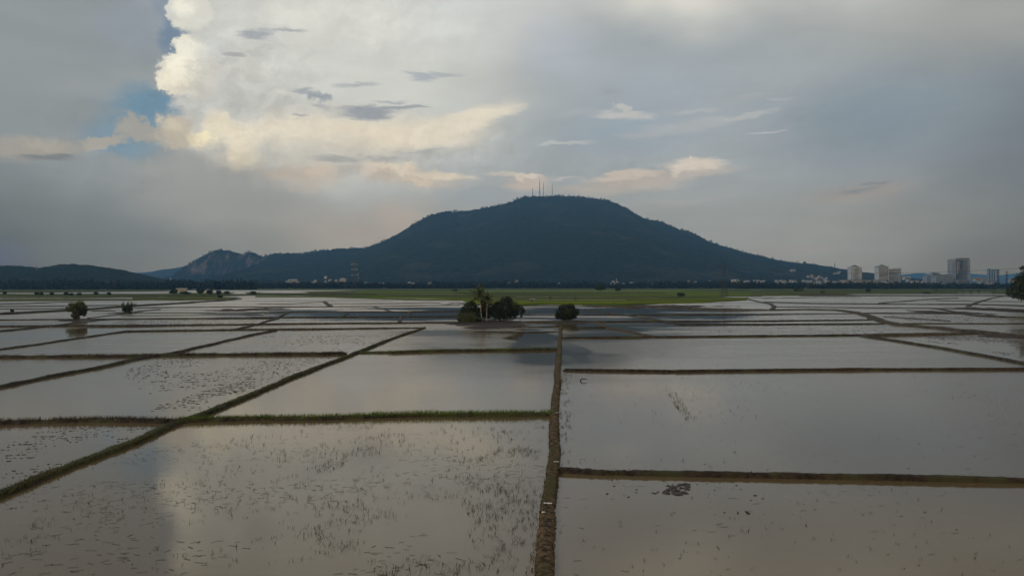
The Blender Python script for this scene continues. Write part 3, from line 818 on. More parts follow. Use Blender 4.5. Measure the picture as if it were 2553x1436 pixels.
L = [  # label, points, width, height, material
    ("thin diagonal bund passing in front of the two left trees", [(-60, 834), (0, 825), (120, 813.5), (185, 805), (250, 797.5), (290, 795)], 0.9, 0.32, "soil_dark"),
    ("level bund at the foot of the pale left tree", [(-40, 798), (190, 796), (270, 795.5), (420, 794), (640, 792.5), (700, 792)], 1.1, 0.34, "soil_dark"),
    ("thick curved track bank behind the two left trees", [(-60, 785), (0, 782), (100, 777.5), (170, 773.5), (240, 769), (330, 762.5), (430, 757), (520, 751), (575, 747.5), (600, 744.5)], 3.4, 0.8, "soil_far"),
    ("level bund running from the left clump to the centre", [(330, 768), (440, 766.5), (640, 765.3), (820, 764.8), (1000, 763), (1150, 760.5)], 1.6, 0.4, "soil_far"),
    ("faint level bund right of the left clump", [(325, 780.5), (500, 780), (700, 778.5)], 0.9, 0.25, "soil_far"),
    ("short oblique bund between the two left trees", [(218, 793), (262, 788), (300, 784), (345, 776), (400, 771)], 0.9, 0.3, "soil_far"),
    ("faint level bund in the left middle distance", [(300, 787.2), (450, 786.6), (660, 785.5)], 0.8, 0.22, "soil_far"),
    ("short rising bund left of the dark calm paddies", [(588, 821), (640, 809), (692, 792.5), (706, 784), (720, 778)], 1.4, 0.36, "soil_dark"),
    ("level bund behind the dark calm paddies", [(690, 777.5), (860, 777), (1000, 777), (1150, 776)], 1.0, 0.32, "soil_dark"),
    ("level bund between the dark calm paddies", [(620, 791.2), (860, 790.3), (1000, 789.6), (1150, 788.5)], 1.0, 0.32, "soil_dark"),
    ("short oblique bund between two dark calm paddies", [(853, 791), (862, 784), (873, 777)], 0.9, 0.3, "soil_dark"),
    ("short oblique bund behind the dark calm paddies", [(930, 764), (952, 769.5), (978, 777)], 1.1, 0.3, "soil_far"),
    ("small crossing bund left of the palm islet", [(1016, 789.5), (1019, 783), (1023, 777)], 1.2, 0.4, "soil_track"),
    ("short bund touching the level bund left of the palms", [(995, 805), (997, 797), (1001, 790)], 1.1, 0.34, "soil_track"),
    ("level bund right of the lone round bush", [(1300, 786), (1600, 785), (1900, 783.3), (2128, 781.5)], 1.0, 0.3, "soil_dark"),
    ("level bund right of the round bush base", [(1310, 801.5), (1500, 801.4), (1750, 800.5), (1920, 799.5), (2176, 797)], 1.0, 0.3, "soil_dark"),
    ("long level bund in the right middle distance", [(1690, 808.5), (1920, 808), (2208, 807)], 1.2, 0.34, "soil_dark"),
    ("oblique bund crossing the dark calm water on the right", [(1455, 772.5), (1545, 784), (1640, 797.5), (1694, 808.5)], 1.1, 0.3, "soil_dark"),
    ("oblique sandy bund beyond the straight brown bund", [(1483, 801.5), (1512, 815), (1560, 824), (1632, 840)], 1.2, 0.36, "soil_track"),
    ("level bund closing the small dark paddy on the right", [(1400, 817), (1512, 816)], 0.9, 0.3, "soil_dark"),
    ("low mud bank in front of the palm islet", [(1180, 827.5), (1290, 828), (1396, 826.5)], 1.1, 0.26, "soil_dark"),
    ("low bank joining the islet and the round bush", [(1290, 803), (1345, 804), (1440, 802.5)], 2.2, 0.36, "soil_track"),
    ("thin bank behind the straight bund, left of the bush", [(1270, 816), (1396, 815)], 0.9, 0.24, "soil_dark"),
    ("brown bank in front of the green rice on the right", [(1450, 761), (1605, 764), (1710, 768.5)], 3.0, 0.5, "soil_far"),
    ("dark grassy bank in front of the green rice in the centre", [(1160, 760), (1300, 763.5), (1450, 764.5), (1600, 767)], 1.4, 0.4, "soil_far"),
    ("zigzag bund at the right end of the green rice", [(1862, 745), (1890, 752), (1922, 758), (1931, 764.5), (1925, 770)], 2.2, 0.5, "soil_far"),
    ("dark level bund below the right olive field", [(1900, 753), (2020, 756.3), (2170, 757.3), (2296, 758.5), (2421, 758.6), (2600, 763.5)], 2.0, 0.5, "soil_dark"),
    ("gently rising bund towards the right trees", [(2190, 756), (2271, 749.7), (2346, 744.5), (2390, 743)], 2.2, 0.5, "soil_far"),
    ("brown bund slanting up to the right edge tree", [(2413, 764), (2422, 759.5), (2441, 752.5), (2471, 744), (2500, 739)], 2.4, 0.5, "soil_track"),
    ("long thin bund across the right paddies", [(1930, 765), (2130, 767), (2330, 768.5), (2600, 778)], 1.3, 0.36, "soil_dark"),
    ("dark oblique bund in the brown right paddies", [(2326, 768.5), (2371, 775.5), (2421, 785.5), (2480, 789.8), (2600, 792)], 1.7, 0.46, "soil_dark"),
    ("level bund right of the curving track", [(2148, 780.5), (2300, 781), (2430, 782)], 1.4, 0.36, "soil_dark"),
    ("level bund far right beyond the curving track", [(2235, 807), (2400, 806.5), (2600, 807.5)], 1.0, 0.34, "soil_dark"),
    ("thin far bund under the right olive field", [(1900, 744.5), (2040, 741.5), (2150, 741)], 1.6, 0.4, "soil_far"),
    ("long dark bank with rough grass below the right olive field", [(1990, 737.5), (2170, 737), (2300, 737.6), (2600, 737.4)], 4.5, 0.7, "soil_grassy"),
    ("thin dark bund in the far right paddies", [(2330, 749.5), (2450, 751.5), (2600, 752)], 1.3, 0.4, "soil_far"),
    ("dark bund at the far right edge", [(2440, 769), (2520, 774), (2600, 776)], 2.0, 0.5, "soil_dark"),
    ("faint far bund on the left water", [(-60, 760), (60, 757), (140, 753.5), (190, 752)], 1.6, 0.4, "soil_far"),
    ("second faint far bund on the left water", [(-60, 763.5), (180, 762.5), (300, 761)], 1.2, 0.34, "soil_far"),
    ("faint far bund behind the left clump", [(-60, 770.5), (150, 769.5), (200, 768)], 1.2, 0.34, "soil_far"),
    ("thin bund in the left middle water", [(225, 775.6), (290, 775)], 0.9, 0.3, "soil_far"),
    ("grassy dark line through the green rice", [(1130, 730.2), (1300, 730), (1450, 729.6), (1660, 730)], 2.2, 0.9, "soil_grassy"),
    ("second dark line through the green rice", [(1280, 742), (1480, 742), (1680, 741), (1900, 739)], 1.4, 0.7, "soil_grassy"),
    ("dark line along the left end of the green rice", [(820, 733), (960, 733), (1165, 731.5)], 2.2, 0.8, "soil_grassy"),
    ("third dark line through the green rice on the right", [(1640, 744.5), (1760, 743.5), (1830, 742)], 1.4, 0.6, "soil_grassy"),
    ("dark bank between far left waters", [(-60, 743.3), (160, 742.6), (400, 740.5)], 2.4, 0.5, "soil_grassy"),
    ("dark bank on the left, in front of the long strip of water", [(330, 738.6), (480, 739), (640, 736)], 3.0, 0.6, "soil_grassy"),
    ("faint bund in the bright water left of centre", [(640, 757.3), (720, 757.5), (812, 753)], 1.3, 0.3, "soil_far"),
    ("small lumpy bank in the bright water left of centre", [(808, 752), (818, 758), (826, 764.6)], 2.6, 0.5, "soil_track"),
    ("faint bund in the bright water behind the dark calm paddies", [(820, 757), (930, 756.5), (1100, 755.3)], 1.1, 0.28, "soil_far"),
    ("thin dark bund left of centre in the bright water", [(590, 771.5), (660, 768), (715, 766.5)], 1.1, 0.28, "soil_far"),
    ("faint bund right of the curving track", [(2200, 790), (2300, 795), (2370, 801)], 0.8, 0.22, "soil_dark"),
]
for lab, pts, w_, h_, mt in L:
    bund(lab, pts, w_, h_, M[mt], 0.75)


def far_strip(label, x0, x1, y0, y1, z=0.36):
    V = [G(x0, y0, z), G(x1, y0 - .2, z), G(x1 - 15, y1 - .1, z), G(x0 + 20, y1, z)]
    tag(mesh_obj("water", V, [(0, 1, 2, 3)], bpy.data.materials["paddy_water"]), label, "water", kind="structure")


far_strip("thin strip of water in the far left field", -40, 50, 732.8, 731.6)
far_strip("thin strip of water behind the left row of palms", 170, 430, 732.8, 731.4)
far_strip("long bright water strip behind the left trees", 575, 617, 733.0, 727.5)
far_strip("thin bright strip of water on the far left plain", 645, 770, 730.8, 727.6)
far_strip("thin bright water strip below the right olive field", 2105, 2553, 734.6, 733.0)
far_strip("short bright water strip beside the far right palms", 2372, 2480, 730.4, 729.4)
far_strip("pale water strip at the right end of the green rice", 1800, 1930, 741.6, 739.6)

# ------------------------------------------------------------------ grass on the bunds
def grass_on(B, per_m, h, w, lean, mat, label, seed, clump=0.45, spread=0.4, zf=0.75):
    xy, s = along(B[0], B[1], B[2], per_m, seed, clump, spread)
    off = np.random.default_rng(seed + 1).random(len(xy))
    blades(xy, B[3] * zf, h, w, lean, "grass", mat, label, seed)


def crumbs(B, per_m, size, label, seed, mat="soil_main"):
    """loose lumps of earth and turf along a bund"""
    xy, _ = along(B[0], B[1], B[2], per_m, seed, 0.30, 0.58)
    r = np.random.default_rng(seed)
    k = 5
    V, F = [], []
    for i, q in enumerate(xy):
        sz = size * (0.4 + 1.2 * r.random() ** 2)
        a = np.arange(k) / k * 6.283 + r.random()
        rr = sz * (0.6 + 0.7 * r.random(k))
        z = B[3] * r.uniform(0.25, 0.95)
        o = len(V)
        V += [(q[0] + math.cos(t_) * w_, q[1] + math.sin(t_) * w_, z - sz * 0.5) for t_, w_ in zip(a, rr)]
        V += [(q[0] + math.cos(t_) * w_ * 0.55, q[1] + math.sin(t_) * w_ * 0.55, z + sz * r.uniform(0.2, 0.7)) for t_, w_ in zip(a, rr)]
        F += [(o + j, o + (j + 1) % k, o + k + (j + 1) % k, o + k + j) for j in range(k)] + [tuple(o + k + j for j in range(k))]
    tag(mesh_obj("dirt", V, F, M[mat]), label, "earth", kind="stuff")


crumbs(B1, 20, 0.06, "loose lumps of earth along the straight brown bund", 91)
xy, _ = along(B1[0], B1[1], B1[2], 26, 95, 0.30, 0.52)
blades(xy, 0.34, 0.05, 0.035, 9.0, "grass", M["straw"], "dry straw scattered on the straight brown bund", 95)
crumbs(B4, 14, 0.07, "loose lumps of mud on the short lumpy bund", 92, "soil_dark")
crumbs(B4b, 7, 0.06, "loose lumps of mud on the nearest right bund", 93, "soil_dark")
grass_on(B3, 120, 0.36, 0.035, 0.6, M["lush"], "tall green grass on the bund left of the water gap", 11, 0.30, 0.5, 0.6)
grass_on(B3b, 130, 0.40, 0.035, 0.6, M["lush"], "tall green grass on the bund right of the water gap", 12, 0.25, 0.5, 0.6)
grass_on(B3L, 90, 0.36, 0.035, 0.7, M["dry"], "dry reddish grass on the left edge bund", 13, 0.36, 0.5, 0.6)
grass_on(B2, 130, 0.24, 0.032, 1.0, M["blade"], "short green grass along the long diagonal bund", 14, 0.50, 0.62, 0.5)
grass_on(B2, 110, 0.20, 0.03, 1.1, M["dry"], "short dry grass along the long diagonal bund", 28, 0.40, 0.6, 0.45)
crumbs(B2, 8, 0.06, "loose lumps of earth along the long diagonal bund", 94, "soil_dark")
grass_on(B1, 40, 0.15, 0.028, 1.2, M["dry"], "sparse low dry grass along the straight brown bund", 15, 0.42, 0.6, 0.45)
grass_on(B10, 34, 0.42, 0.06, 0.7, M["dry"], "ragged dark grass on the left middle bund", 16, 0.50, 0.5, 0.6)
grass_on(B10c, 40, 0.34, 0.06, 0.7, M["lush"], "green grass on the bund meeting the brown bund", 17, 0.40, 0.5, 0.6)
grass_on(B10b, 40, 0.30, 0.05, 0.7, M["lush"], "green grass on the thin bund right of the diagonal", 18, 0.40, 0.5, 0.6)
grass_on(B4b, 18, 0.15, 0.028, 1.0, M["dry"], "stray grass on the nearest right bund", 19, 0.52, 0.6, 0.6)
grass_on(B5b, 13, 0.22, 0.045, 0.9, M["dry"], "stray grass on the straight right bund beyond its notch", 20, 0.50, 0.6, 0.6)
grass_on(B11, 16, 0.26, 0.05, 0.8, M["dry"], "rough grass on the second left diagonal bund", 21, 0.52, 0.5, 0.65)
grass_on(B12, 8, 0.40, 0.08, 0.8, M["blade"], "rough grass on the level left bund", 22, 0.55, 0.5, 0.65)
grass_on(B5, 14, 0.20, 0.045, 0.9, M["dry"], "ragged grass on the straight right bund before its notch", 25, 0.50, 0.6, 0.6)
grass_on(B6, 10, 0.24, 0.07, 0.9, M["dry"], "ragged grass on the bund behind the widest paddy", 26, 0.50, 0.6, 0.6)
grass_on(B4, 26, 0.14, 0.03, 1.0, M["dry"], "ragged grass on the short lumpy mud bund", 27, 0.50, 0.6, 0.6)
grass_on(B13, 10, 0.42, 0.09, 0.8, M["dry"], "rough grass on the bund leading to the islet", 23, 0.55, 0.5, 0.65)
grass_on(B8, 4, 0.35, 0.10, 0.9, M["blade"], "rough grass on the curving right track bank", 24, 0.55, 0.5, 0.7)

# ------------------------------------------------------------------ weeds and clods standing in the water
def poly_pts(poly, n, seed, clump_scale=0.12, thr=0.5, stretch=(1, 1), soft=0.12):
    r = np.random.default_rng(seed)
    W = np.array([G(px, py)[:2] for px, py in poly])
    lo, hi = W.min(0), W.max(0)
    out = []
    tot = 0
    for _ in range(60):
        q = lo + r.random((n * 2, 2)) * (hi - lo)
        ins = np.zeros(len(q), bool)
        j = len(W) - 1
        for i in range(len(W)):
            xi, yi, xj, yj = *W[i], *W[j]
            c = ((yi > q[:, 1]) != (yj > q[:, 1])) & (q[:, 0] < (xj - xi) * (q[:, 1] - yi) / (yj - yi + 1e-12) + xi)
            ins ^= c
            j = i
        k = fbm(q[:, 0] * clump_scale * stretch[0], q[:, 1] * clump_scale * stretch[1], seed, 4)
        ins &= k > thr - soft * r.random(len(q))
        out.append(q[ins]); tot += ins.sum()
        if tot >= n: break
    return np.concatenate(out)[:n]


def weeds(label, poly, n, seed, h=0.26, w=0.022, tuft=4, lean=1.4, thr=0.5, cs=0.16, mat="weed"):
    p = poly_pts(poly, n, seed, cs, thr)
    r = np.random.default_rng(seed + 3)
    k = r.integers(1, tuft + 1, len(p))
    q = np.repeat(p, k, 0)
    q = q + r.normal(0, 0.06, q.shape)
    blades(q, 0.0, h, w, lean, "weeds", M[mat], label, seed)


weeds("thin weeds standing in the near left paddy", [(0, 1250), (440, 1068), (1360, 1052), (1340, 1436), (0, 1436)], 620, 31, 0.20, 0.017, 4, 1.8, 0.60, 0.22)
weeds("denser weeds in the middle of the near left paddy", [(640, 1210), (900, 1120), (1355, 1060), (1335, 1436), (560, 1436)], 900, 32, 0.21, 0.017, 5, 1.8, 0.60, 0.25)
weeds("weed stems at the far side of the near left paddy", [(540, 1110), (700, 1065), (1350, 1055), (1350, 1120), (700, 1150)], 240, 33, 0.26, 0.020, 4, 1.3, 0.56, 0.3)
weeds("scattered weeds in the wide right paddy", [(1410, 930), (2553, 930), (2553, 1170), (1410, 1160)], 260, 34, 0.20, 0.02, 3, 1.3, 0.58, 0.10)
weeds("diagonal row of green weeds in the right paddy", [(1660, 978), (1685, 978), (1735, 1050), (1708, 1050)], 110, 35, 0.26, 0.024, 3, 0.9, 0.3, 0.4, "blade")
weeds("scattered weeds in the nearest right paddy", [(1400, 1210), (2553, 1215), (2553, 1436), (1390, 1436)], 110, 36, 0.16, 0.018, 4, 1.4, 0.62, 0.14)
weeds("weeds in the long paddy behind the grassy bund", [(540, 1032), (900, 890), (1385, 885), (1375, 1025)], 150, 37, 0.16, 0.02, 2, 1.3, 0.50, 0.1)
weeds("weeds along the right foot of the brown bund", [(1398, 930), (1425, 930), (1420, 1160), (1392, 1160)], 160, 38, 0.20, 0.03, 4, 1.3, 0.50, 0.5)
weeds("weeds along the left foot of the brown bund", [(1345, 1436), (1372, 1180), (1362, 1180), (1318, 1436)], 120, 39, 0.18, 0.022, 4, 1.3, 0.50, 0.5)
weeds("greenish weeds in the left middle distance paddy", [(270, 808), (300, 797), (640, 795), (640, 806)], 600, 40, 0.22, 0.08, 2, 1.0, 0.50, 0.06)
weeds("weeds in the long right middle paddy", [(1640, 836), (1760, 811), (2200, 811), (2380, 828), (2200, 831)], 260, 41, 0.22, 0.08, 2, 1.2, 0.54, 0.06)


def lie_stems(label, poly, n, seed, length=0.3):
    """straw lying flat on the water"""
    p = poly_pts(poly, n, seed, 0.2, 0.54)
    r = np.random.default_rng(seed)
    a = r.normal(0.15, 0.5, len(p))
    l = length * (0.4 + r.random(len(p))) * 0.5
    w = 0.012 + 0.01 * r.random(len(p))
    d, s = np.c_[np.cos(a) * l, np.sin(a) * l], np.c_[-np.sin(a) * w, np.cos(a) * w]
    V = np.stack([np.c_[p - d - s, p[:, 0] * 0 + .008], np.c_[p + d - s, p[:, 0] * 0 + .02], np.c_[p + d + s, p[:, 0] * 0 + .02], np.c_[p - d + s, p[:, 0] * 0 + .008]], 1)
    F = np.arange(len(p) * 4).reshape(-1, 4)
    tag(mesh_obj("weeds", V.reshape(-1, 3), F, M["weed"]), label, "weeds", kind="stuff")


lie_stems("straw floating on the near left paddy", [(0, 1260), (440, 1068), (1360, 1052), (1340, 1436), (0, 1436)], 750, 51, 0.34)
lie_stems("straw floating on the right paddies", [(1410, 930), (2553, 930), (2553, 1436), (1390, 1436)], 260, 52, 0.34)


def clods(label, poly, n, seed, size=0.3, flat=0.22, rows=None, thr=0.5, cs=0.1, stretch=(1, 1)):
    p = poly_pts(poly, n, seed, cs, thr, stretch)
    r = np.random.default_rng(seed)
    if rows:                                   # ploughed rows: snap to lines of the given direction and spacing
        ang, gap = rows
        u = np.array([math.cos(ang), math.sin(ang)]); v = np.array([-u[1], u[0]])
        a, b = p @ u, p @ v
        b = np.round(b / gap) * gap + r.normal(0, gap * 0.12, len(b)) + 0.35 * np.sin(a * 0.4)
        p = a[:, None] * u + b[:, None] * v
    k = 7
    th = np.arange(k) / k * 2 * math.pi
    s = size * (0.35 + 1.1 * r.random(len(p)) ** 2)
    el = 0.45 + 1.3 * r.random(len(p)); rot = r.random(len(p)) * math.pi
    if rows: rot = r.normal(0.12, 0.22, len(p)); el = 0.14 + 0.2 * r.random(len(p)); s = s * 2.4
    rad = s[:, None] * (0.7 + 0.6 * r.random((len(p), k)))
    x, y = rad * np.cos(th), rad * np.sin(th) * el[:, None]
    cx = x * np.cos(rot)[:, None] - y * np.sin(rot)[:, None] + p[:, :1]
    cy = x * np.sin(rot)[:, None] + y * np.cos(rot)[:, None] + p[:, 1:]
    ring = np.stack([cx, cy, np.full_like(cx, -0.03)], -1)
    ring2 = ring.copy()
    ring2[..., 0] = p[:, :1] + (cx - p[:, :1]) * 0.55; ring2[..., 1] = p[:, 1:] + (cy - p[:, 1:]) * 0.55
    ring2[..., 2] = (s * flat)[:, None] * (0.5 + 0.8 * r.random((len(p), k)))
    V = np.concatenate([ring, ring2], 1)
    F = []
    for i in range(len(p)):
        o = i * 2 * k
        F += [(o + j, o + (j + 1) % k, o + k + (j + 1) % k, o + k + j) for j in range(k)]
        F.append(tuple(o + k + j for j in range(k)))
    tag(mesh_obj("mud", V.reshape(-1, 3), F, M["clod"]), label, "mud", kind="stuff")


clods("rows of mud clods in the ploughed left paddy", [(300, 925), (420, 890), (840, 888), (700, 945), (530, 1005), (390, 1015)], 1300, 61, 0.075, 0.16, (R(22), 2.2), 0.56, 0.07)
clods("mud clods at the right corner of the ploughed left paddy", [(400, 1010), (560, 960), (700, 935), (560, 1003), (470, 1035), (330, 1040)], 600, 62, 0.07, 0.16, (R(22), 1.2), 0.50, 0.15)
clods("dark mud clods in the small paddy at the left edge", [(0, 1066), (330, 1060), (390, 1066), (230, 1130), (0, 1215)], 320, 63, 0.055, 0.2, (R(14), 1.0), 0.56, 0.2)
clods("mud and stubble breaking the water behind the long diagonal bank", [(560, 875), (660, 838), (1000, 832), (900, 870), (860, 878)], 520, 64, 0.085, 0.16, (R(8), 4.0), 0.57, 0.05)
clods("mud mound breaking the water in the nearest right paddy", [(1620, 1228), (1660, 1212), (1715, 1206), (1720, 1226), (1680, 1238)], 60, 65, 0.24, 0.2, None, 0.42, 0.6)
clods("stray clods around the mud mound", [(1500, 1196), (1830, 1200), (1900, 1240), (1620, 1245), (1500, 1235)], 40, 66, 0.09, 0.3, None, 0.5, 0.4)
clods("few dark clods in the nearest right paddy", [(1700, 1240), (2020, 1240), (2020, 1300), (1740, 1300)], 22, 67, 0.07, 0.5, None, 0.5, 0.3)
clods("ploughed rows right of the oblique bund", [(2200, 840), (2460, 836), (2553, 850), (2553, 895), (2400, 862)], 800, 68, 0.10, 0.16, (R(-6), 2.6), 0.54, 0.08)
clods("ploughed rows behind the curving track", [(2205, 786), (2500, 788), (2553, 802), (2290, 806)], 800, 69, 0.14, 0.16, (R(-30), 5.0), 0.50, 0.05)
clods("clods in the long right middle paddy", [(1640, 836), (1760, 811), (2200, 811), (2380, 828), (2200, 831)], 200, 70, 0.17, 0.25, None, 0.54, 0.07)
clods("clods in the widest right paddy", [(1410, 850), (1800, 846), (1900, 910), (1420, 915)], 16, 71, 0.15, 0.3, None, 0.55, 0.1)
clods("mud lumps in the left middle paddy", [(700, 830), (1000, 828), (960, 846), (880, 872), (640, 876)], 120, 72, 0.13, 0.25, None, 0.54, 0.08)


def mud_flat(label, poly_c, rx, ry, amp, seed, mean=-0.02, mat="mud", name="mud"):
    """soaked ground whose lumps break the water: a height-field about the water level"""
    x, y, _ = poly_c
    n, m_ = 90, 60
    U, Vv = np.meshgrid(np.linspace(-1, 1, n), np.linspace(-1, 1, m_))
    X, Y = x + U * rx, y + Vv * ry
    r2 = U ** 2 + Vv ** 2
    Z = mean + amp * (fbm(X * 0.22, Y * 0.16, seed, 5) - 0.5) * 2 + amp * 0.9 * np.clip(1 - r2 * 1.4, -2, 1)
    Z = np.minimum(Z, 0.5)
    i = np.arange(m_ - 1)[:, None] * n + np.arange(n - 1)[None]
    F = np.stack([i, i + 1, i + n + 1, i + n], -1).reshape(-1, 4)
    o = mesh_obj(name, np.stack([X, Y, np.maximum(Z, -0.3)], -1).reshape(-1, 3), F, M[mat], smooth=True)
    tag(o, label, "mud", kind="stuff")


def flat_at(label, px, y0, y1, wpx, amp, seed, mean=-0.02):
    a, b = G(px, y1), G(px, y0)
    yc = (a[1] + b[1]) / 2
    mud_flat(label, ((px - CX) / F_PX * yc, yc, 0), wpx / F_PX * yc, (b[1] - a[1]) / 2, amp, seed, mean)


flat_at("brown mud of the palm islet", 1232, 791, 824, 130, 0.20, 81, -0.05)
flat_at("wet mud around the lone round bush", 1420, 796, 810, 80, 0.18, 82, -0.05)
flat_at("brown mud flat between the far right paddies", 2370, 771, 790, 110, 0.18, 83, -0.06)
flat_at("wet brown mud in front of the green rice", 1640, 758, 771, 260, 0.18, 84, -0.08)
flat_at("wet mud right of the palm islet towards the green rice", 1220, 751, 766, 160, 0.16, 85, -0.09)
flat_at("reddish mud under the olive right field", 2060, 733, 739, 90, 0.25, 86, 0.0)
flat_at("mud at the foot of the pale left tree", 197, 794, 802, 34, 0.2, 87, 0.03)
flat_at("mud at the foot of the left banana clump", 318, 776, 783, 30, 0.2, 88, 0.03)
flat_at("mud bank near the right edge", 2530, 832, 848, 90, 0.2, 89, 0.0)
flat_at("wet mud at the right edge tree", 2560, 765, 790, 90, 0.3, 90, 0.05)
flat_at("soaked strip of mud left of the dark calm paddies", 620, 768, 778, 150, 0.14, 91, -0.06)


# ------------------------------------------------------------------ trees
def leaf_cards(blobs, n, size, seed, fill=0.55, flat=0.0, up=0.0):
    """leaf clumps spread through the volume of a few lobes"""
    r = np.random.default_rng(seed)
    B = np.array(blobs, float)
    vol = (B[:, 3] * B[:, 4] * B[:, 5]) ** 0.75
    pick = r.choice(len(B), n, p=vol / vol.sum())
    b = B[pick]
    d = r.normal(size=(n, 3)); d /= np.linalg.norm(d, axis=1)[:, None]
    rad = fill + (1 - fill) * r.random(n) ** 0.6
    rad *= 1 + 0.22 * (r.random(n) - 0.5)
    c = b[:, :3] + d * rad[:, None] * b[:, 3:6]
    nm = d + r.normal(0, 0.55, (n, 3)); nm[:, 2] += up
    nm /= np.linalg.norm(nm, axis=1)[:, None]
    t = np.cross(nm, r.normal(size=(n, 3))); t /= np.linalg.norm(t, axis=1)[:, None]
    q = np.cross(nm, t)
    s = size * (0.55 + 0.9 * r.random(n))[:, None]
    V = np.stack([c - t * s, c + q * s * 0.55 + nm * s * .12, c + t * s, c - q * s * 0.55 - nm * s * .12], 1).reshape(-1, 3)
    return V, np.arange(n * 4).reshape(-1, 4)


def limb_trunk(h, r0, lean, seed, blobs, branches=4, k=7):
    r = np.random.default_rng(seed)
    mb = MB()
    P = [(lean * t * t + 0.05 * r.normal() * (t > 0), 0.05 * r.normal() * (t > 0), h * t - 0.2 * (t == 0)) for t in np.linspace(0, 1, 6)]
    mb.tube(P, list(np.linspace(r0, r0 * 0.35, 6)), k)
    for i in range(min(branches, len(blobs))):
        b = blobs[i]
        s = P[2 + i % 3]
        e = (b[0] * 0.85, b[1] * 0.85, b[2])
        m = ((s[0] + e[0]) / 2, (s[1] + e[1]) / 2, s[2] * 0.4 + e[2] * 0.6 - 0.1)
        mb.tube([s, m, e], [r0 * 0.5, r0 * 0.33, r0 * 0.12], 5)
    return mb


def tree(name, label, loc, blobs, n, size, mat, trunk_h, trunk_r, cat="tree", group=None, seed=1, lean=0.0, fill=0.5, up=0.0, bark="bark"):
    t = thing(name, label, cat, loc, group)
    r = np.random.default_rng(seed + 77)
    extra = []
    for i in range(14):                          # sprays reaching out of the crown
        b = blobs[r.integers(len(blobs))]
        d = r.normal(size=3); d[2] = abs(d[2]) * 0.8 - 0.15; d /= np.linalg.norm(d)
        q = r.uniform(0.18, 0.34)
        extra.append((b[0] + d[0] * b[3] * 0.98, b[1] + d[1] * b[4] * 0.98, max(0.3, b[2] + d[2] * b[5] * 0.98), b[3] * q, b[4] * q, b[5] * q))
    V, F = leaf_cards(list(blobs) + extra, n, size, seed, fill, up=up)
    mesh_obj("crown", V, F, M[mat], t)
    limb_trunk(trunk_h, trunk_r, lean, seed, blobs).build("trunk", M[bark], t, True)
    return t


def lobes(cx, cz, rx, rz, k, seed, ry=None):
    """an uneven crown: a core and k lobes around it"""
    r = np.random.default_rng(seed)
    ry = ry or rx * 0.9
    out = [(cx, 0, cz, rx * 0.72, ry * 0.72, rz * 0.75)]
    for i in range(k):
        a = 2 * math.pi * (i + r.random() * 0.7) / k
        e = r.uniform(-0.5, 0.85)
        s = r.uniform(0.30, 0.5)
        q = math.sqrt(max(0.05, 1 - e * e))
        out.append((cx + math.cos(a) * q * rx * 0.66, math.sin(a) * q * ry * 0.66, cz + e * rz * 0.64, rx * s, ry * s, rz * s))
    return out


def mpp(py): return CAM_H / (py - HOR)         # metres per photo pixel for something standing on the ground at row py


# two trees on the left
s = mpp(798)
tree("broadleaf_tree", "pale loose leaved tree leaning left beside a dark round one in the flooded field", G(193, 798),
     [((px - 193) * s, 0.3, (798 - py) * s, r_ * s, r_ * s, r_ * s * .75) for px, py, r_ in ((184, 764, 12), (172, 772, 9), (197, 757, 10), (208, 765, 9), (176, 760, 8), (188, 776, 9), (166, 769, 5), (182, 787, 7), (205, 758, 6))],
     1700, 0.26, "leaf_pale", 3.4, 0.16, seed=101, lean=-0.5, fill=0.25)
tree("broadleaf_tree", "dark round tree with pale trunks standing right against the pale loose one", (G(202, 797)[0], G(202, 797)[1] - 0.8, 0),
     [((px - 202) * s, 0, (798 - py) * s, r_ * s, r_ * s, r_ * s) for px, py, r_ in ((202, 775, 14), (211, 776, 10), (194, 780, 10), (190, 789, 8), (213, 784, 6), (203, 768, 9), (195, 793, 6))],
     3000, 0.24, "leaf_dark", 3.0, 0.14, seed=102, lean=0.2, bark="palm_bark")
s2 = mpp(780)


def frond_crown(cx, cy, cz, length, n, seed, droop=0.9, el0=-0.35, el1=1.3, width=0.55, leaflets=13, planar=False):
    """pinnate fronds: arched midribs with hanging leaflets"""
    r = np.random.default_rng(seed)
    V, F = [], []
    for i in range(n):
        a = 2 * math.pi * (i / n * 3.0 + 0.1 * r.random())
        e = el0 + (el1 - el0) * r.random() ** 0.9
        L = length * (0.75 + 0.4 * r.random())
        p = np.array([cx, cy, cz]); d = np.array([math.cos(a) * math.cos(e), math.sin(a) * math.cos(e), math.sin(e)])
        st = L / leaflets
        side = np.array([-math.sin(a), math.cos(a), 0])
        prev = p.copy()
        for j in range(leaflets):
            p = p + d * st
            d = d + np.array([0, 0, -1]) * droop / leaflets * (0.5 + j / leaflets)
            d /= np.linalg.norm(d)
            t = (j + 0.5) / leaflets
            ll = width * math.sin(math.pi * min(1, 0.12 + t * 0.86)) * (0.8 + 0.4 * r.random())
            for sg in (-1, 1):
                tip = (prev + p) / 2 + side * sg * ll * 0.75 + d * ll * 0.45 + np.array([0, 0, -ll * 0.55])
                o = len(V)
                V += [prev, p, tip + d * st * 0.25, tip - d * st * 0.1]
                F.append((o, o + 1, o + 2, o + 3))
            prev = p.copy()
    return np.array(V), np.array(F)


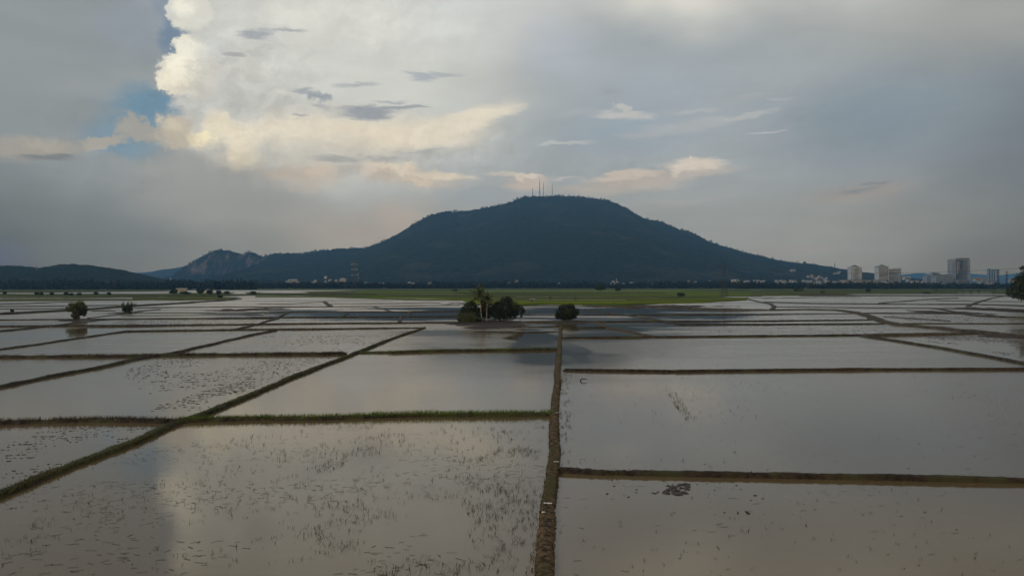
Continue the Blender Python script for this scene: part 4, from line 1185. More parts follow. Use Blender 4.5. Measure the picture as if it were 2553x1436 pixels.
def banana_clump(name, label, loc, h, w, seed, mat="leaf_mid"):
    t = thing(name, label, "banana plants", loc)
    r = np.random.default_rng(seed)
    V, F, n0 = [], [], 0
    for i in range(9):
        x, y = r.uniform(-w * 0.30, w * 0.30), r.uniform(-w * 0.2, w * 0.2)
        hh = h * r.uniform(0.45, 0.72)
        v, f = frond_crown(x, y, hh, h * 0.42, 9, seed + i, 1.5, 0.1, 1.45, 0.34, 6)
        V.append(v); F.append(f + n0); n0 += len(v)
    mesh_obj("crown", np.concatenate(V), np.concatenate(F), M[mat], t)
    v, f = leaf_cards([(0, 0, h * 0.36, w * 0.32, w * 0.25, h * 0.3)], 700, 0.3, seed, 0.3)
    mesh_obj("undergrowth", v, f, M["leaf_dark"], t)
    for i in range(7):
        x = (i - 3) * w * 0.085
        MB().tube([(x, r.uniform(-.4, .4), -0.2), (x * 1.05, 0, h * 0.3), (x * 1.1, 0, h * 0.55)], [0.16, 0.13, 0.09], 6).build("stem", M["bark"], t, True)
    return t


banana_clump("banana_clump", "low bushy clump with spiky drooping leaves standing alone in flooded field", G(318, 781), 30 * s2, 42 * s2, 111)

# palm islet in the middle
s3 = mpp(801)


def palm(name, label, px, base, top, topx, frond, seed, n=26, group=None, cat="palm tree"):
    k = mpp(base)
    x0, y0, _ = G(px, base)
    t = thing(name, label, cat, (x0, y0, 0), group)
    h, dx = (base - top) * k, (topx - px) * k
    P = [(dx * (q ** 1.3), 0.1 * math.sin(q * 3), h * q - 0.3 * (q == 0)) for q in np.linspace(0, 1, 9)]
    MB().tube(P, [0.19] + list(np.linspace(0.15, 0.10, 8)), 8).build("trunk", M["palm_bark"], t, True)
    V, F = frond_crown(P[-1][0], P[-1][1], P[-1][2], frond, n, seed, 1.5, -0.5, 1.45, 0.62, 14)
    mesh_obj("crown", V, F, M["leaf_palm"], t)
    r = np.random.default_rng(seed)
    for i in range(5):
        a = r.random() * 6.28
        c = (P[-1][0] + 0.25 * math.cos(a), P[-1][1] + 0.25 * math.sin(a), P[-1][2] - 0.25 - 0.1 * r.random())
        MB().tube([(c[0], c[1], c[2] + .14), (c[0], c[1], c[2] + .05), (c[0], c[1], c[2] - .08), (c[0], c[1], c[2] - .15)], [.03, .13, .13, .03], 6).build("coconut", M["bark"], t, True)
    return t


palm("coconut_palm", "taller coconut palm on the islet, its shaggy crown above the treeline", 1201, 801, 734, 1194, 3.6, 121, 44)
palm("coconut_palm", "shorter coconut palm with a straight pale trunk beside the dark bushes", 1213, 801, 745, 1215, 2.7, 122, 34)
palm("coconut_palm", "young leaning coconut palm half hidden behind the two pale trunks", 1206, 799, 722, 1197, 2.0, 127, 16)


def px_tree(name, label, bx, by, blobs, n, size, mat, th, tr, seed, dy=0.0, fill=0.45, cat="tree", lean=0.0, group=None, bark="bark", depth=0.8):
    k = mpp(by)
    x, y, _ = G(bx, by)
    return tree(name, label, (x, y + dy, 0), [((px - bx) * k, (i % 3 - 1) * r1 * k * 0.35, (by - py) * k, r1 * k, r1 * k * depth, r2 * k) for i, (px, py, r1, r2) in enumerate(blobs)],
                n, size, mat, th, tr, cat, group, seed, lean, fill, bark=bark)


px_tree("broadleaf_tree", "large dark domed tree right of the two palm trunks on the islet", 1256, 800,
        [(1256, 770, 24, 24), (1262, 752, 17, 13), (1242, 765, 16, 16), (1277, 768, 16, 20), (1250, 784, 24, 14), (1276, 786, 15, 13), (1234, 780, 12, 14), (1266, 745, 10, 7), (1285, 778, 9, 12)],
        6000, 0.26, "leaf_dark", 3.0, 0.2, 123, 0.5, 0.4)
px_tree("broadleaf_tree", "small ragged tree at the outer end of the islet, right of the domed tree", 1297, 800,
        [(1297, 768, 9, 8), (1304, 775, 6, 9), (1289, 780, 7, 10), (1300, 786, 4, 8), (1292, 763, 6, 5)], 650, 0.24, "leaf_dark", 2.6, 0.09, 124, -0.4, 0.2)
px_tree("broadleaf_tree", "dark rounded tree at the left end of the islet behind pale reeds", 1170, 800,
        [(1172, 767, 15, 15), (1159, 775, 13, 13), (1184, 772, 12, 16), (1170, 786, 20, 13), (1150, 783, 9, 10), (1177, 756, 9, 8), (1190, 782, 8, 12), (1164, 762, 7, 6)], 3400, 0.25, "leaf_dark", 2.4, 0.14, 125, 1.0, 0.4)
px_tree("broadleaf_tree", "dense dark tree behind the palm trunks in the middle of the islet", 1206, 800,
        [(1208, 770, 11, 22), (1216, 782, 12, 15), (1196, 784, 10, 14), (1222, 770, 9, 15), (1203, 758, 8, 9)], 2600, 0.25, "leaf_dark", 3.0, 0.15, 126, 1.8, 0.4)


def reed_clump(name, label, px, py, wpx, hpx, n, seed, mat, cat="reeds"):
    k = mpp(py)
    r = np.random.default_rng(seed)
    xy = np.c_[r.normal(0, wpx * k * 0.42, n).clip(-wpx * k * .6, wpx * k * .6), r.normal(0, wpx * k * 0.2, n)]
    o = blades(xy, 0.0, hpx * k * (0.9 - 0.3 * np.abs(xy[:, 0]) / (wpx * k)), 0.10, 0.8, "weeds", M[mat], label, seed)
    o.name = name
    o["kind"] = "thing"
    tag(o, label, cat)
    o.location = G(px, py)
    return o


reed_clump("reed_clump", "pale green reeds at the left end of the palm islet", 1163, 804, 32, 26, 700, 131, "leaf_pale")
reed_clump("reed_clump", "low green reeds in front of the palm trunks on the islet", 1190, 803, 20, 14, 320, 132, "leaf_mid")
px_tree("shrub", "low thin shrub with bare twigs between palm trunks and domed tree", 1238, 801, [(1238, 792, 9, 6), (1232, 796, 6, 4), (1246, 796, 6, 4)], 260, 0.2, "leaf_dark", 0.8, 0.05, 133, -0.8, 0.15, "shrub")
px_tree("broadleaf_tree", "lone dense round bush tree at the far end of the straight brown bund", 1413, 801,
        [(1413, 777, 20, 18), (1420, 764, 9, 8), (1398, 780, 13, 15), (1430, 780, 12, 14), (1404, 768, 13, 9), (1413, 789, 24, 10), (1436, 776, 8, 7), (1388, 784, 6, 8), (1425, 766, 9, 8)],
        5200, 0.25, "leaf_dark", 1.6, 0.2, 134, 0, 0.4)

# tree at the right edge
k = CAM_H / (776 - HOR)
x, y, _ = G(2590, 776)
tree("broadleaf_tree", "tall dark spreading tree overhanging the right edge of the fields", (x, y, 0),
     [((px - 2590) * k, dy * k, (776 - py) * k, r1 * k, r1 * k, r2 * k) for px, py, r1, r2, dy in
      ((2590, 708, 50, 36, 0), (2556, 718, 34, 26, 5), (2556, 692, 22, 17, 0), (2580, 676, 30, 17, 0), (2540, 704, 18, 14, 3), (2528, 730, 20, 13, 0), (2540, 738, 24, 10, -8), (2572, 740, 30, 9, 0), (2515, 733, 9, 5, 0), (2546, 708, 12, 9, 0), (2630, 700, 40, 34, 0), (2552, 744, 12, 5, 4))],
     9000, 0.42, "leaf_dark", 11, 0.45, "tree", None, 140, 0.3, 0.4)

# trees and bushes standing about in the fields
def small_tree(label, px, base, wpx, hpx, seed, name="broadleaf_tree", mat="leaf_dark", cat="tree", group=None, stem=0.22):
    k = mpp(base)
    x, y, _ = G(px, base)
    w, h = wpx * k, hpx * k
    size = max(0.25, 0.0011 * y)
    b = lobes(0, h * (0.5 + stem * 0.5), w * 0.5, h * (0.5 - stem * 0.4), 6, seed)
    return tree(name, label, (x, y, 0), b, 650, size, mat, h * 0.5, max(0.12, w * 0.03), cat, group, seed, 0, 0.35)


for a in ((433, 737, 20, 17, "round dark tree beside the pillared white building"), (463, 736, 24, 9, "wide low dark tree right of the pillared building's round tree"),
          (499, 737, 20, 18, "tallest round dark tree of the left field row"), (523, 737, 18, 14, "dark tree in front of the two small roofs on the left"),
          (545, 737, 13, 12, "small round dark tree before the long bright strip"), (565, 735, 11, 9, "smallest round dark tree at the left end of the long bright strip"),
          (631, 736, 17, 10, "low dark tree closing the right end of the long bright strip"), (549, 744, 11, 8, "dark bush on the grassy triangle by the left track bend")):
    small_tree(a[4], *a[:4], seed=int(a[0]))
small_tree("big dark spreading tree alone at the back of the green rice", 1497, 729.5, 31, 20, 301)
small_tree("small dark tree right behind the big tree in the green rice", 1541, 727, 14, 8, 302)
small_tree("round dark bush standing in the green rice right of centre", 1697, 741.5, 19, 13, 303, "shrub", "leaf_dark", "bush", None, 0.05)
small_tree("round dark tree between the olive field and the right water", 2164, 730, 12, 10, 304)
small_tree("left one of two fuzzy bushes in the right olive field", 1984, 728, 10, 8, 305, "shrub", "leaf_mid", "bush")
small_tree("right one of two fuzzy bushes in the right olive field", 1997, 728, 11, 9, 306, "shrub", "leaf_mid", "bush")
small_tree("low dark shrub left of the right row of palms", 2310, 733, 16, 4, 307, "shrub", "leaf_dark", "bush", None, 0.0)
small_tree("tiny dark shrub on the thick left track bank", 30, 778, 7, 6, 308, "shrub", "leaf_dark", "bush", None, 0.0)
small_tree("brownish bush in the olive field below the slope houses", 2052, 731, 9, 5, 309, "shrub", "leaf_mid", "bush", None, 0.0)
small_tree("low dark bush near the left end of the green rice", 1135, 726, 12, 4, 310, "shrub", "leaf_dark", "bush", None, 0.0)
for px, b, w, h in ((12, 734, 8, 6), (92, 736, 9, 7), (104, 736, 8, 6), (129, 736, 8, 7), (165, 736, 9, 7), (177, 737, 9, 5), (198, 736, 11, 5), (240, 735, 10, 6), (272, 737, 9, 8)):
    small_tree("little dark bush in the loose row across the far left olive field", px, b, w, h, 320 + px, "shrub", "leaf_dark", "bush", "row of bushes in the far left field", 0.12)


def far_palm(label, px, base, hpx, wpx, seed, group=None):
    k = mpp(base)
    x, y, _ = G(px, base)
    t = thing("small_palm", label, "palm tree", (x, y, 0), group)
    h, w = hpx * k, wpx * k
    MB().tube([(0, 0, -.2), (0.1, 0, h * .4), (0, 0, h * .75)], [0.25, 0.2, 0.16], 6).build("trunk", M["bark"], t, True)
    V, F = frond_crown(0, 0, h * 0.72, w * 0.6, 18, seed, 1.5, -0.3, 1.4, w * 0.16, 6)
    mesh_obj("crown", V, F, M["leaf_palm"], t)


far_palm("small palm standing alone in the front of the green rice", 1372, 750, 10, 9, 401)
far_palm("short palm in the green rice just above the lone round bush", 1435, 750, 8, 9, 402)
for px, b, h, w in ((2334, 733, 11, 9), (2350, 733, 9, 6), (2382, 734, 7, 8), (2401, 734, 7, 7), (2421, 734, 8, 8), (2440, 734, 9, 9), (2478, 734, 8, 9)):
    far_palm("small dark palm in the row along the far right water", px, b, h, w, 410 + px, "row of palms on the far right bank")


def post(label, px, base, top, r_=0.09):
    k = mpp(base)
    x, y, _ = G(px, base)
    h = (base - top) * k
    t = thing("wooden_pole", label, "pole", (x, y, 0))
    MB().tube([(0, 0, -.3), (0.03, 0, h * .5), (0, 0, h)], [r_ * 1.3, r_ * 1.1, r_], 6).build("shaft", M["bark"], t, True)
    MB().box(-0.45, 0.45, -0.05, 0.05, h * 0.93, h * 0.93 + 0.1).build("crossbar", M["bark"], t)


post("thin pole at the front rim of the green rice", 1529, 758, 746)
post("thin pole beside the nearer pylon", 1800, 743, 726)
# branch lying in the right paddy, plastic scraps on the bund
x, y, _ = G(1456, 950)
MB().tube([(-0.45, 0, -0.1), (-0.42, 0.02, 0.12), (-0.3, 0.05, 0.26), (0.02, 0.0, 0.30), (0.22, -0.03, 0.27), (0.36, 0, 0.2), (0.42, 0, 0.13)], [.09, .085, .075, .055, .045, .035, .02], 7).build("bent_branch", M["clod"], None, True, (x, y, 0))
tag(bpy.data.objects["bent_branch"], "dark bent branch arching out of the water in the wide right paddy", "branch")
for i, (px, py, w, lab) in enumerate(((1366, 1253, 0.22, "longest white plastic scrap lying across the straight brown bund"), (1354, 1275, 0.09, "tiny white scrap at the left rim of the straight brown bund"),
                                      (1387, 1150, 0.16, "white scrap on the brown bund beside the nearest cross bank"), (1389, 1028, 0.16, "white scrap where the grassy bund meets the brown bund"))):
    x, y, _ = G(px, py, 0.40)
    r = np.random.default_rng(i)
    mb = MB()
    a = np.linspace(-1, 1, 6)
    V = [(t * w, sgn * (0.05 + 0.03 * r.random()), 0.42 + 0.03 * r.random() + zz) for zz in (0, 0.025) for t in a for sgn in (-1, 1)]
    F = []
    for j in range(5):
        F += [(2 * j, 2 * j + 2, 2 * j + 3, 2 * j + 1), (12 + 2 * j, 12 + 2 * j + 1, 12 + 2 * j + 3, 12 + 2 * j + 2), (2 * j, 12 + 2 * j, 14 + 2 * j, 2 * j + 2), (2 * j + 1, 2 * j + 3, 15 + 2 * j, 13 + 2 * j)]
    F += [(0, 1, 13, 12), (10, 22, 23, 11)]
    mb.add(V, F)
    tag(mb.build("plastic_scrap", M["litter"], None, False, (x, y, -0.06)), lab, "litter")

# ------------------------------------------------------------------ hills
def forest_mat(name, cliff=False):
    m, nt, b = new_mat(name)
    pos = nd(nt, "ShaderNodeNewGeometry").outputs["Position"]
    n1 = noise_n(nt, pos, 0.05, 4, 0.6)
    n2 = noise_n(nt, pos, 0.004, 4, 0.55)
    col = mix_n(nt, ramp_n(nt, n1.outputs[0], 0.35, 0.65), (0.008, 0.014, 0.007), (0.024, 0.033, 0.014))
    col = mix_n(nt, ramp_n(nt, n2.outputs[0], 0.54, 0.64, 0, 0.7), col, (0.055, 0.055, 0.032))
    if cliff:
        xa, ya = AT(448, 660, 4850)[0], 4850
        xb = AT(665, 660, 4850)[0]
        zt, zb = AT(0, 630, 4850)[2], AT(0, 690, 4850)[2]
        sp = nd(nt, "ShaderNodeSeparateXYZ"); nt.links.new(pos, sp.inputs[0])
        mx = math_n(nt, "MULTIPLY", ramp_n(nt, sp.outputs[0], xa - 20, xa + 60), ramp_n(nt, sp.outputs[0], xb, xb - 70))
        mz = math_n(nt, "MULTIPLY", ramp_n(nt, sp.outputs[2], zb, zb + 45), ramp_n(nt, sp.outputs[2], zt + 12, zt - 25))
        nz = noise_n(nt, mapping_n(nt, pos, scale=(0.020, 0.004, 0.009)), 1.0, 5, 0.65)
        msk = math_n(nt, "MULTIPLY", math_n(nt, "MULTIPLY", mx, mz), ramp_n(nt, nz.outputs[0], 0.42, 0.60, 0, 0.9))
        nr = noise_n(nt, mapping_n(nt, pos, scale=(0.05, 0.05, 0.008)), 1.0, 4, 0.6)
        rock = mix_n(nt, ramp_n(nt, nr.outputs[0], 0.4, 0.6), (0.11, 0.078, 0.066), (0.25, 0.19, 0.165))
        col = mix_n(nt, msk, col, rock)
    nt.links.new(col, b.inputs["Base Color"])
    b.inputs["Roughness"].default_value = 0.95
    b.inputs["Specular IOR Level"].default_value = 0.05
    return m


def hill(name, label, prof, Y, front, back, xs, nyf, nyb, mat, tree_cell=14.0, tree_h=10.0, seed=3, spur=0.12, power=1.15, steep=None):
    """a wooded ridge: the crest follows the photo's skyline at distance Y, with a long front slope and a back slope"""
    p = np.array([AT(px, py, Y) for px, py in prof])
    X1 = np.arange(p[0, 0], p[-1, 0], xs)
    H1 = np.interp(X1, p[:, 0], p[:, 2])
    # smooth the polyline
    for _ in range(3):
        H1[1:-1] = 0.25 * H1[:-2] + 0.5 * H1[1:-1] + 0.25 * H1[2:]
    tf = np.linspace(1, 0, nyf + 1)[:-1]; tb = np.linspace(0, 1, nyb + 1)
    T = np.r_[tf, -tb]
    X, TT = np.meshgrid(X1, T)
    Hh = np.broadcast_to(H1, X.shape)
    wf = front * (0.55 + 0.45 * Hh / Hh.max())
    if steep:
        a0, a1 = AT(steep[0], 660, Y)[0], AT(steep[1], 660, Y)[0]
        k = np.clip((X - a0 + 90) / 90, 0, 1) * np.clip((a1 + 160 - X) / 160, 0, 1)
        wf = wf * (1 - k * steep[2]) * (1 + 0.5 * k * (fbm(X / 60, X * 0, 77) - 0.5))
    wb = back * (0.5 + 0.5 * Hh / Hh.max())
    Yy = Y - np.where(TT > 0, TT * wf, TT * wb)
    g = np.where(TT > 0, np.clip(1 - TT, 0, 1) ** power, np.cos(np.clip(-TT, 0, 1) * math.pi / 2) ** 2)
    sp = (fbm(X / 380 + 3, Yy / 900, seed, 4) - 0.5) * 2
    Z = Hh * g * (1 + spur * sp * np.clip(np.abs(TT) * 3, 0, 1) * 1.6)
    Xs = X * np.where(TT > 0, 1 - 0.10 * TT * wf / Y, 1)       # spurs lean a little towards the plain
    if tree_h:
        rise = np.clip(Z / 25, 0, 1)
        Z = Z - tree_h * 0.55 * rise + tree_h * rise * (crowns(Xs, Yy, tree_cell, seed) * 0.8 + 0.5 * crowns(Xs, Yy, tree_cell * 2.1, seed + 3) + 0.25 * (fbm(Xs / 70, Yy / 70, seed + 1) - .5))
    Z[0] = -2; Z[-1] = -2
    n, m_ = len(X1), len(T)
    i = np.arange(m_ - 1)[:, None] * n + np.arange(n - 1)[None]
    F = np.stack([i, i + 1, i + n + 1, i + n], -1).reshape(-1, 4)
    o = mesh_obj(name, np.stack([Xs, Yy, Z], -1).reshape(-1, 3), F, mat)
    tag(o, label, "hill", kind="structure")
    return X1, H1


PROF_MAIN = [(395, 712), (430, 690), (450, 672), (480, 653), (510, 637), (530, 627), (548, 623), (575, 626), (588, 633), (602, 634), (620, 628), (650, 640), (690, 632), (750, 633), (790, 625), (850, 620), (910, 618),
             (935, 609), (960, 600), (1000, 580), (1040, 553), (1070, 538), (1110, 527), (1160, 527), (1210, 518), (1245, 511), (1270, 505), (1300, 492), (1330, 490), (1400, 488), (1450, 491), (1510, 498), (1550, 513),
             (1600, 543), (1650, 554), (1690, 571), (1720, 578), (1770, 604), (1830, 622), (1900, 640), (1960, 653), (2020, 657), (2070, 668), (2110, 674), (2160, 685), (2200, 696), (2240, 711)]
PROF_MAIN_S = [(px, py + (1.5 if 420 < px < 2200 else 0)) for px, py in PROF_MAIN]
XR, HR = hill("mountain", "broad dark blue wooded mountain with a flat summit and a pale cliff at its left end", PROF_MAIN_S, 5000, 2350, 1500, 8.0, 150, 40, forest_mat("forest_slope", True), 22, 17, 3, steep=(445, 650, 0.86))
hill("hill", "low dark wooded hill at the left edge of the plain",
     [(-330, 700), (-200, 672), (-80, 661), (0, 662), (40, 664), (70, 668), (100, 674), (113, 673), (128, 668), (150, 659.5), (170, 661), (200, 662), (235, 665), (260, 671), (300, 679), (340, 690), (375, 700), (400, 709)],
     2350, 600, 700, 4.5, 70, 25, forest_mat("forest_slope_near"), 12, 8, 13)
hill("hill", "bluish middle hill rising behind the left end of the mountain", [(300, 712), (338, 688), (360, 680), (385, 676), (440, 668), (480, 661), (540, 656), (640, 660), (800, 712)], 8200, 1500, 1500, 22, 30, 14, forest_mat("forest_slope_mid"), 30, 12, 23)
hill("hill", "far faint blue hill low on the left horizon", [(150, 709), (260, 688), (310, 681), (350, 679), (400, 678), (450, 671), (520, 668), (640, 709)], 13800, 1800, 1600, 60, 16, 8, forest_mat("forest_slope_far"), 60, 0, 33)
hill("hill", "far faint blue mountain range behind the town towers", [(1980, 709), (2080, 696), (2150, 692), (2200, 689), (2250, 685), (2295, 680), (2320, 683), (2340, 686), (2375, 682), (2400, 680), (2440, 684), (2490, 687), (2530, 682), (2560, 680), (2640, 683), (2760, 709)], 14500, 1600, 1500, 60, 16, 8, forest_mat("forest_slope_far2"), 60, 0, 43, 0.05)
hill("hill", "small wooded knoll between the two pyramid roofed towers", [(2080, 709), (2110, 680), (2140, 677), (2160, 684), (2175, 690), (2200, 698), (2215, 709)], 4300, 260, 260, 6, 26, 14, forest_mat("forest_slope_knoll"), 14, 8, 53)

# single trees breaking the skyline of the mountain: one mass of forest
def skyline_forest():
    r = np.random.default_rng(5)
    V, F, n0 = [], [], 0
    for i in range(900):
        x = r.uniform(XR[6], XR[-6])
        h = np.interp(x, XR, HR)
        if h < 40: continue
        big = r.random() ** 3
        hh = 5 + 13 * big
        y = 5000 + r.uniform(-30, 15)
        w = hh * r.uniform(0.4, 0.75)
        z = h - 3 + hh * 0.45
        v, f = leaf_cards([(x, y, z, w, w, hh * 0.5), (x + w * r.uniform(-.6, .6), y, z + hh * .25, w * .6, w * .6, hh * .3)], 26, 2.4, int(r.integers(1e6)), 0.3)
        V.append(v); F.append(f + n0); n0 += len(v)
    for px, py, hh, w in ((1700, 574, 16, 14), (1715, 578, 14, 10), (1772, 603, 15, 10), (1788, 610, 11, 8), (2006, 655, 11, 9), (2071, 667, 10, 8), (1308, 491, 9, 8), (958, 600, 13, 6), (952, 603, 10, 5), (1225, 517, 12, 4), (1290, 496, 10, 8), (548, 624, 10, 16), (620, 629, 12, 18)):
        x, y, z = AT(px, py, 5000)
        v, f = leaf_cards([(x, y, z + 3, w, w, hh * .6), (x + w * .3, y, z + hh * .5, w * .7, w * .7, hh * .4)], 70, 2.6, int(r.integers(1e6)), 0.3)
        V.append(v); F.append(f + n0); n0 += len(v)
    tag(mesh_obj("forest", np.concatenate(V), np.concatenate(F), M["leaf_far"]), "tree crowns breaking the skyline of the mountain", "forest", kind="stuff")


skyline_forest()


def treeline(label, px0, px1, Yc, dY, h, n, seed, size=2.6, zbase=0.0, env=None, cards=30):
    """a far belt of trees that reads as one mass"""
    r = np.random.default_rng(seed)
    V, F, n0 = [], [], 0
    for i in range(n):
        px = r.uniform(px0, px1)
        y = Yc + dY * (r.random() - 0.5)
        x = (px - CX) / F_PX * y
        e = 0.45 + 1.1 * float(fbm(x / 120.0, 0.3, seed, 3))
        hh = h * e * (r.uniform(0.35, 1.0) if r.random() < 0.7 else r.uniform(0.9, 1.4))
        w = hh * r.uniform(0.45, 0.95)
        z0 = zbase if not callable(zbase) else zbase(y)
        v, f = leaf_cards([(x, y, z0 + hh * 0.42, w, w, hh * 0.45), (x + w * r.uniform(-.6, .6), y, z0 + hh * 0.7, w * .65, w * .65, hh * .3)], cards, size, seed * 1000 + i, 0.25)
        V.append(v); F.append(f + n0); n0 += len(v)
    tag(mesh_obj("treeline", np.concatenate(V), np.concatenate(F), M["leaf_far"]), label, "trees", kind="stuff")


treeline("dark belt of trees along the left foot of the hills", -80, 640, 1520, 200, 15.5, 620, 201, 2.4)
treeline("front belt of trees below the mountain, left half", 620, 1190, 1800, 220, 13.5, 520, 202, 2.4)
treeline("front belt of trees below the mountain, right half", 1180, 1860, 1850, 220, 13.0, 560, 203, 2.4)
treeline("dark belt of trees in front of the town", 1840, 2640, 1720, 200, 13.0, 680, 204, 2.4)
treeline("hazier belt of trees at the foot of the mountain", 380, 1950, 2620, 300, 15.0, 760, 205, 3.2, 2.0)
treeline("trees between the town buildings", 2080, 2640, 2350, 200, 12.0, 220, 206, 2.8)

# ------------------------------------------------------------------ buildings
def house_mesh(w, d, h, rh, over=0.5, hip=True):
    body = MB().box(-w / 2, w / 2, -d / 2, d / 2, -1.5, h)
    x, y = w / 2 + over, d / 2 + over
    rx = (w / 2 - d / 2 * 0.8) if hip else x
    rx = max(rx, 0.2)
    roof = MB().add([(-x, -y, h + .02), (x, -y, h + .02), (x, y, h + .02), (-x, y, h + .02), (-rx, 0, h + rh), (rx, 0, h + rh), (-x, -y, h - .15), (x, -y, h - .15), (x, y, h - .15), (-x, y, h - .15)],
                    [(0, 1, 5, 4), (2, 3, 4, 5), (1, 2, 5), (3, 0, 4), (6, 7, 1, 0), (7, 8, 2, 1), (8, 9, 3, 2), (9, 6, 0, 3), (9, 8, 7, 6)])
    return body, roof


PROTO = {}


def house(px, py, wpx, label, group, style=0, Y=2450.0, zoff=None, rz=0.0):
    """a small far house; py is the row of its eaves"""
    x, y, z = AT(px, py, Y)
    w = max(7.0, wpx * Y / F_PX)
    key = style
    if key not in PROTO:
        wm, rm, hip, rh = (("white_wall", "tin_roof", True, 2.6), ("white_wall", "tile_roof", True, 3.0), ("white_wall", "tin_roof", False, 1.8), ("beige_wall", "rust_roof", False, 2.4))[style]
        t = thing("village_house", label, "house", (0, 0, 0), group)
        body, roof = house_mesh(10, 8, 4.2, rh, 0.6, hip)
        body.build("wall", M[wm], t); roof.build("roof", M[rm], t)
        dm = MB().box(-0.6, 0.6, -4.05, -4.0, -0.5, 2.2); dm.build("door", M["dark_roof"], t)
        wn = MB().box(-0.75, 0.75, -4.05, -4.0, 1.2, 2.6)
        wo = wn.build("window", M["glass"], t); wo.location = (-2.9, 0, 0)
        w2 = wo.copy(); COL.objects.link(w2); w2.parent = t; w2.location = (2.9, 0, 0)
        PROTO[key] = t
        o = t
    else:
        o = copy_tree(PROTO[key], (0, 0, 0))
        o["label"], o["group"] = label, group
    o.location = (x, y, z - 4.4)
    o.rotation_euler = (0, 0, rz)
    o.scale = (w / 10.0, min(1.6, w / 10.0), min(1.5, max(0.9, w / 14.0)))
    return o


def houses(lst, label, group, Y=2450.0, styles=(0, 2, 0, 1), seed=1):
    r = random.Random(seed)
    for i, a in enumerate(lst):
        px, py, w = a[:3]
        house(px, py, w, label, group, styles[i % len(styles)], Y + r.uniform(-60, 60), None, r.uniform(-0.5, 0.5))


houses([(730, 700, 20), (716, 701, 6), (742, 702, 7)], "pale roof in the short bright row left of the white tower pylon", "bright roofs left of the left pylon", 2430, (2, 0), 1)
houses([(813, 701, 9), (823, 697, 6), (838, 698, 7), (855, 697, 15), (844, 705, 5), (812, 690, 6)], "pale house just left of the white armed pylon's foot", "houses left of the left pylon", 2440, (0, 2, 0), 2)
houses([(685, 712, 6), (716, 710, 4), (780, 704, 8), (786, 699, 4), (781, 716, 7), (795, 721, 7), (806, 719, 4), (842, 719, 5)], "tiny pale house among the dark trees below the cliff end of the ridge", "scattered houses below the cliff", 1960, (0, 1, 2), 3)
houses([(899, 717, 7), (906, 719, 6), (912, 718, 6), (893, 716, 5)], "greyish hut in the cluster at the foot of the white armed pylon", "huts at the foot of the left pylon", 1900, (3, 2, 0), 4)
houses([(913, 704, 8), (922, 706, 5), (948, 705, 3), (955, 705, 3)], "pale house just right of the white armed pylon", "houses right of the left pylon", 2420, (0, 2), 5)
houses([(1021, 704, 8), (1031, 706, 4), (1072, 704, 9), (1062, 712, 8), (1071, 709, 5), (1097, 714, 4), (1114, 718, 6), (1122, 709, 5)], "tiny pale house among trees left of the palm crowns", "scattered houses left of the palms", 2100, (0, 2, 1), 6)
houses([(1170, 708, 6), (1183, 706, 7), (1248, 706, 5), (1268, 705, 8)], "pale house right behind the palm crowns", "houses behind the palm crowns", 2400, (0, 2), 7)
houses([(1288, 700, 5), (1302, 713, 9), (1395, 705, 4), (1430, 716, 11), (1478, 727, 11)], "low pale house between the palms and the big lone tree", "houses behind the green rice", 2000, (0, 2, 2), 8)
houses([(1555, 707, 8), (1575, 704, 9), (1627, 707, 8), (1733, 701, 6), (1770, 700, 5), (1717, 700, 4)], "faint pale house at the mountain foot right of the minaret", "houses right of the minaret", 2480, (0, 2, 1), 9)
houses([(1832, 700, 16), (1836, 703, 14), (1862, 701, 12), (1885, 701, 14), (1902, 701, 12)], "long pale roof in the row right of the nearer pylon", "long roofs right of the nearer pylon", 2440, (2, 2), 10)
houses([(1936, 699, 7), (1937, 703, 5), (1946, 699, 5), (1955, 700, 9), (1953, 704, 5), (1970, 699, 3), (1977, 700, 6), (1983, 699, 3)], "white gabled house in the suburb at the right foot of the mountain", "white houses of the near suburb", 2430, (0, 1, 0), 11)
houses([(2004, 699, 8), (2013, 700, 6), (2021, 700, 7), (2032, 703, 5), (2037, 708, 6), (2050, 711, 6), (2041, 701, 10), (2058, 703, 12), (2062, 700, 9), (2075, 703, 13), (2086, 702, 9), (2096, 702, 8), (2106, 701, 12), (2112, 703, 9), (2048, 705, 8), (2068, 706, 10), (2082, 706, 8), (2098, 705, 8)], "pale roof in the dense suburb left of the cream tower", "dense suburb roofs left of the cream tower", 2420, (2, 0, 2, 3), 12)
houses([(2016, 688, 7), (2028, 690, 8), (2037, 692, 6), (2048, 691, 8), (2060, 692, 6), (2024, 685, 6), (2042, 688, 6), (2034, 695, 7), (2056, 696, 7)], "faint house on the low slope left of the cream tower", "faint houses on the right slope", 2700, (0, 3), 13)
houses([(1976, 674, 12)], "wide pale roofed house high on the right shoulder of the mountain", None, 3900, (2,), 14)
houses([(2088, 680, 9), (2093, 677, 5), (2079, 681, 5)], "pale house on the wooded end of the ridge left of the cream tower", "houses on the ridge end", 3600, (0, 2), 15)
houses([(425, 693, 4), (421, 695, 4)], "tiny pale house at the foot of the cliff", "houses at the cliff foot", 3300, (0,), 16)
houses([(1, 712, 6), (11, 713, 7), (8, 721, 10)], "pale roof among the trees at the left edge of the plain", "roofs at the left edge", 1800, (2, 0), 17)
houses([(484, 722, 7), (521, 719, 8), (529, 721, 9), (514, 724, 6)], "small pale roof behind the dark round trees of the left field", "roofs behind the left field trees", 1500, (2, 0), 18)
houses([(2260, 693, 18)], "low white hall with a flat roof right of the banded slab block", None, 2700, (2,), 19)
houses([(2263, 699, 7), (2274, 701, 6), (2286, 700, 8), (2300, 702, 7), (2440, 705, 9), (2462, 706, 11), (2352, 706, 7), (2205, 707, 6), (2190, 706, 8), (2232, 708, 5), (2177, 707, 6)], "small pale roof among the town trees below the towers", "small town roofs below the towers", 2250, (0, 2, 3), 20)
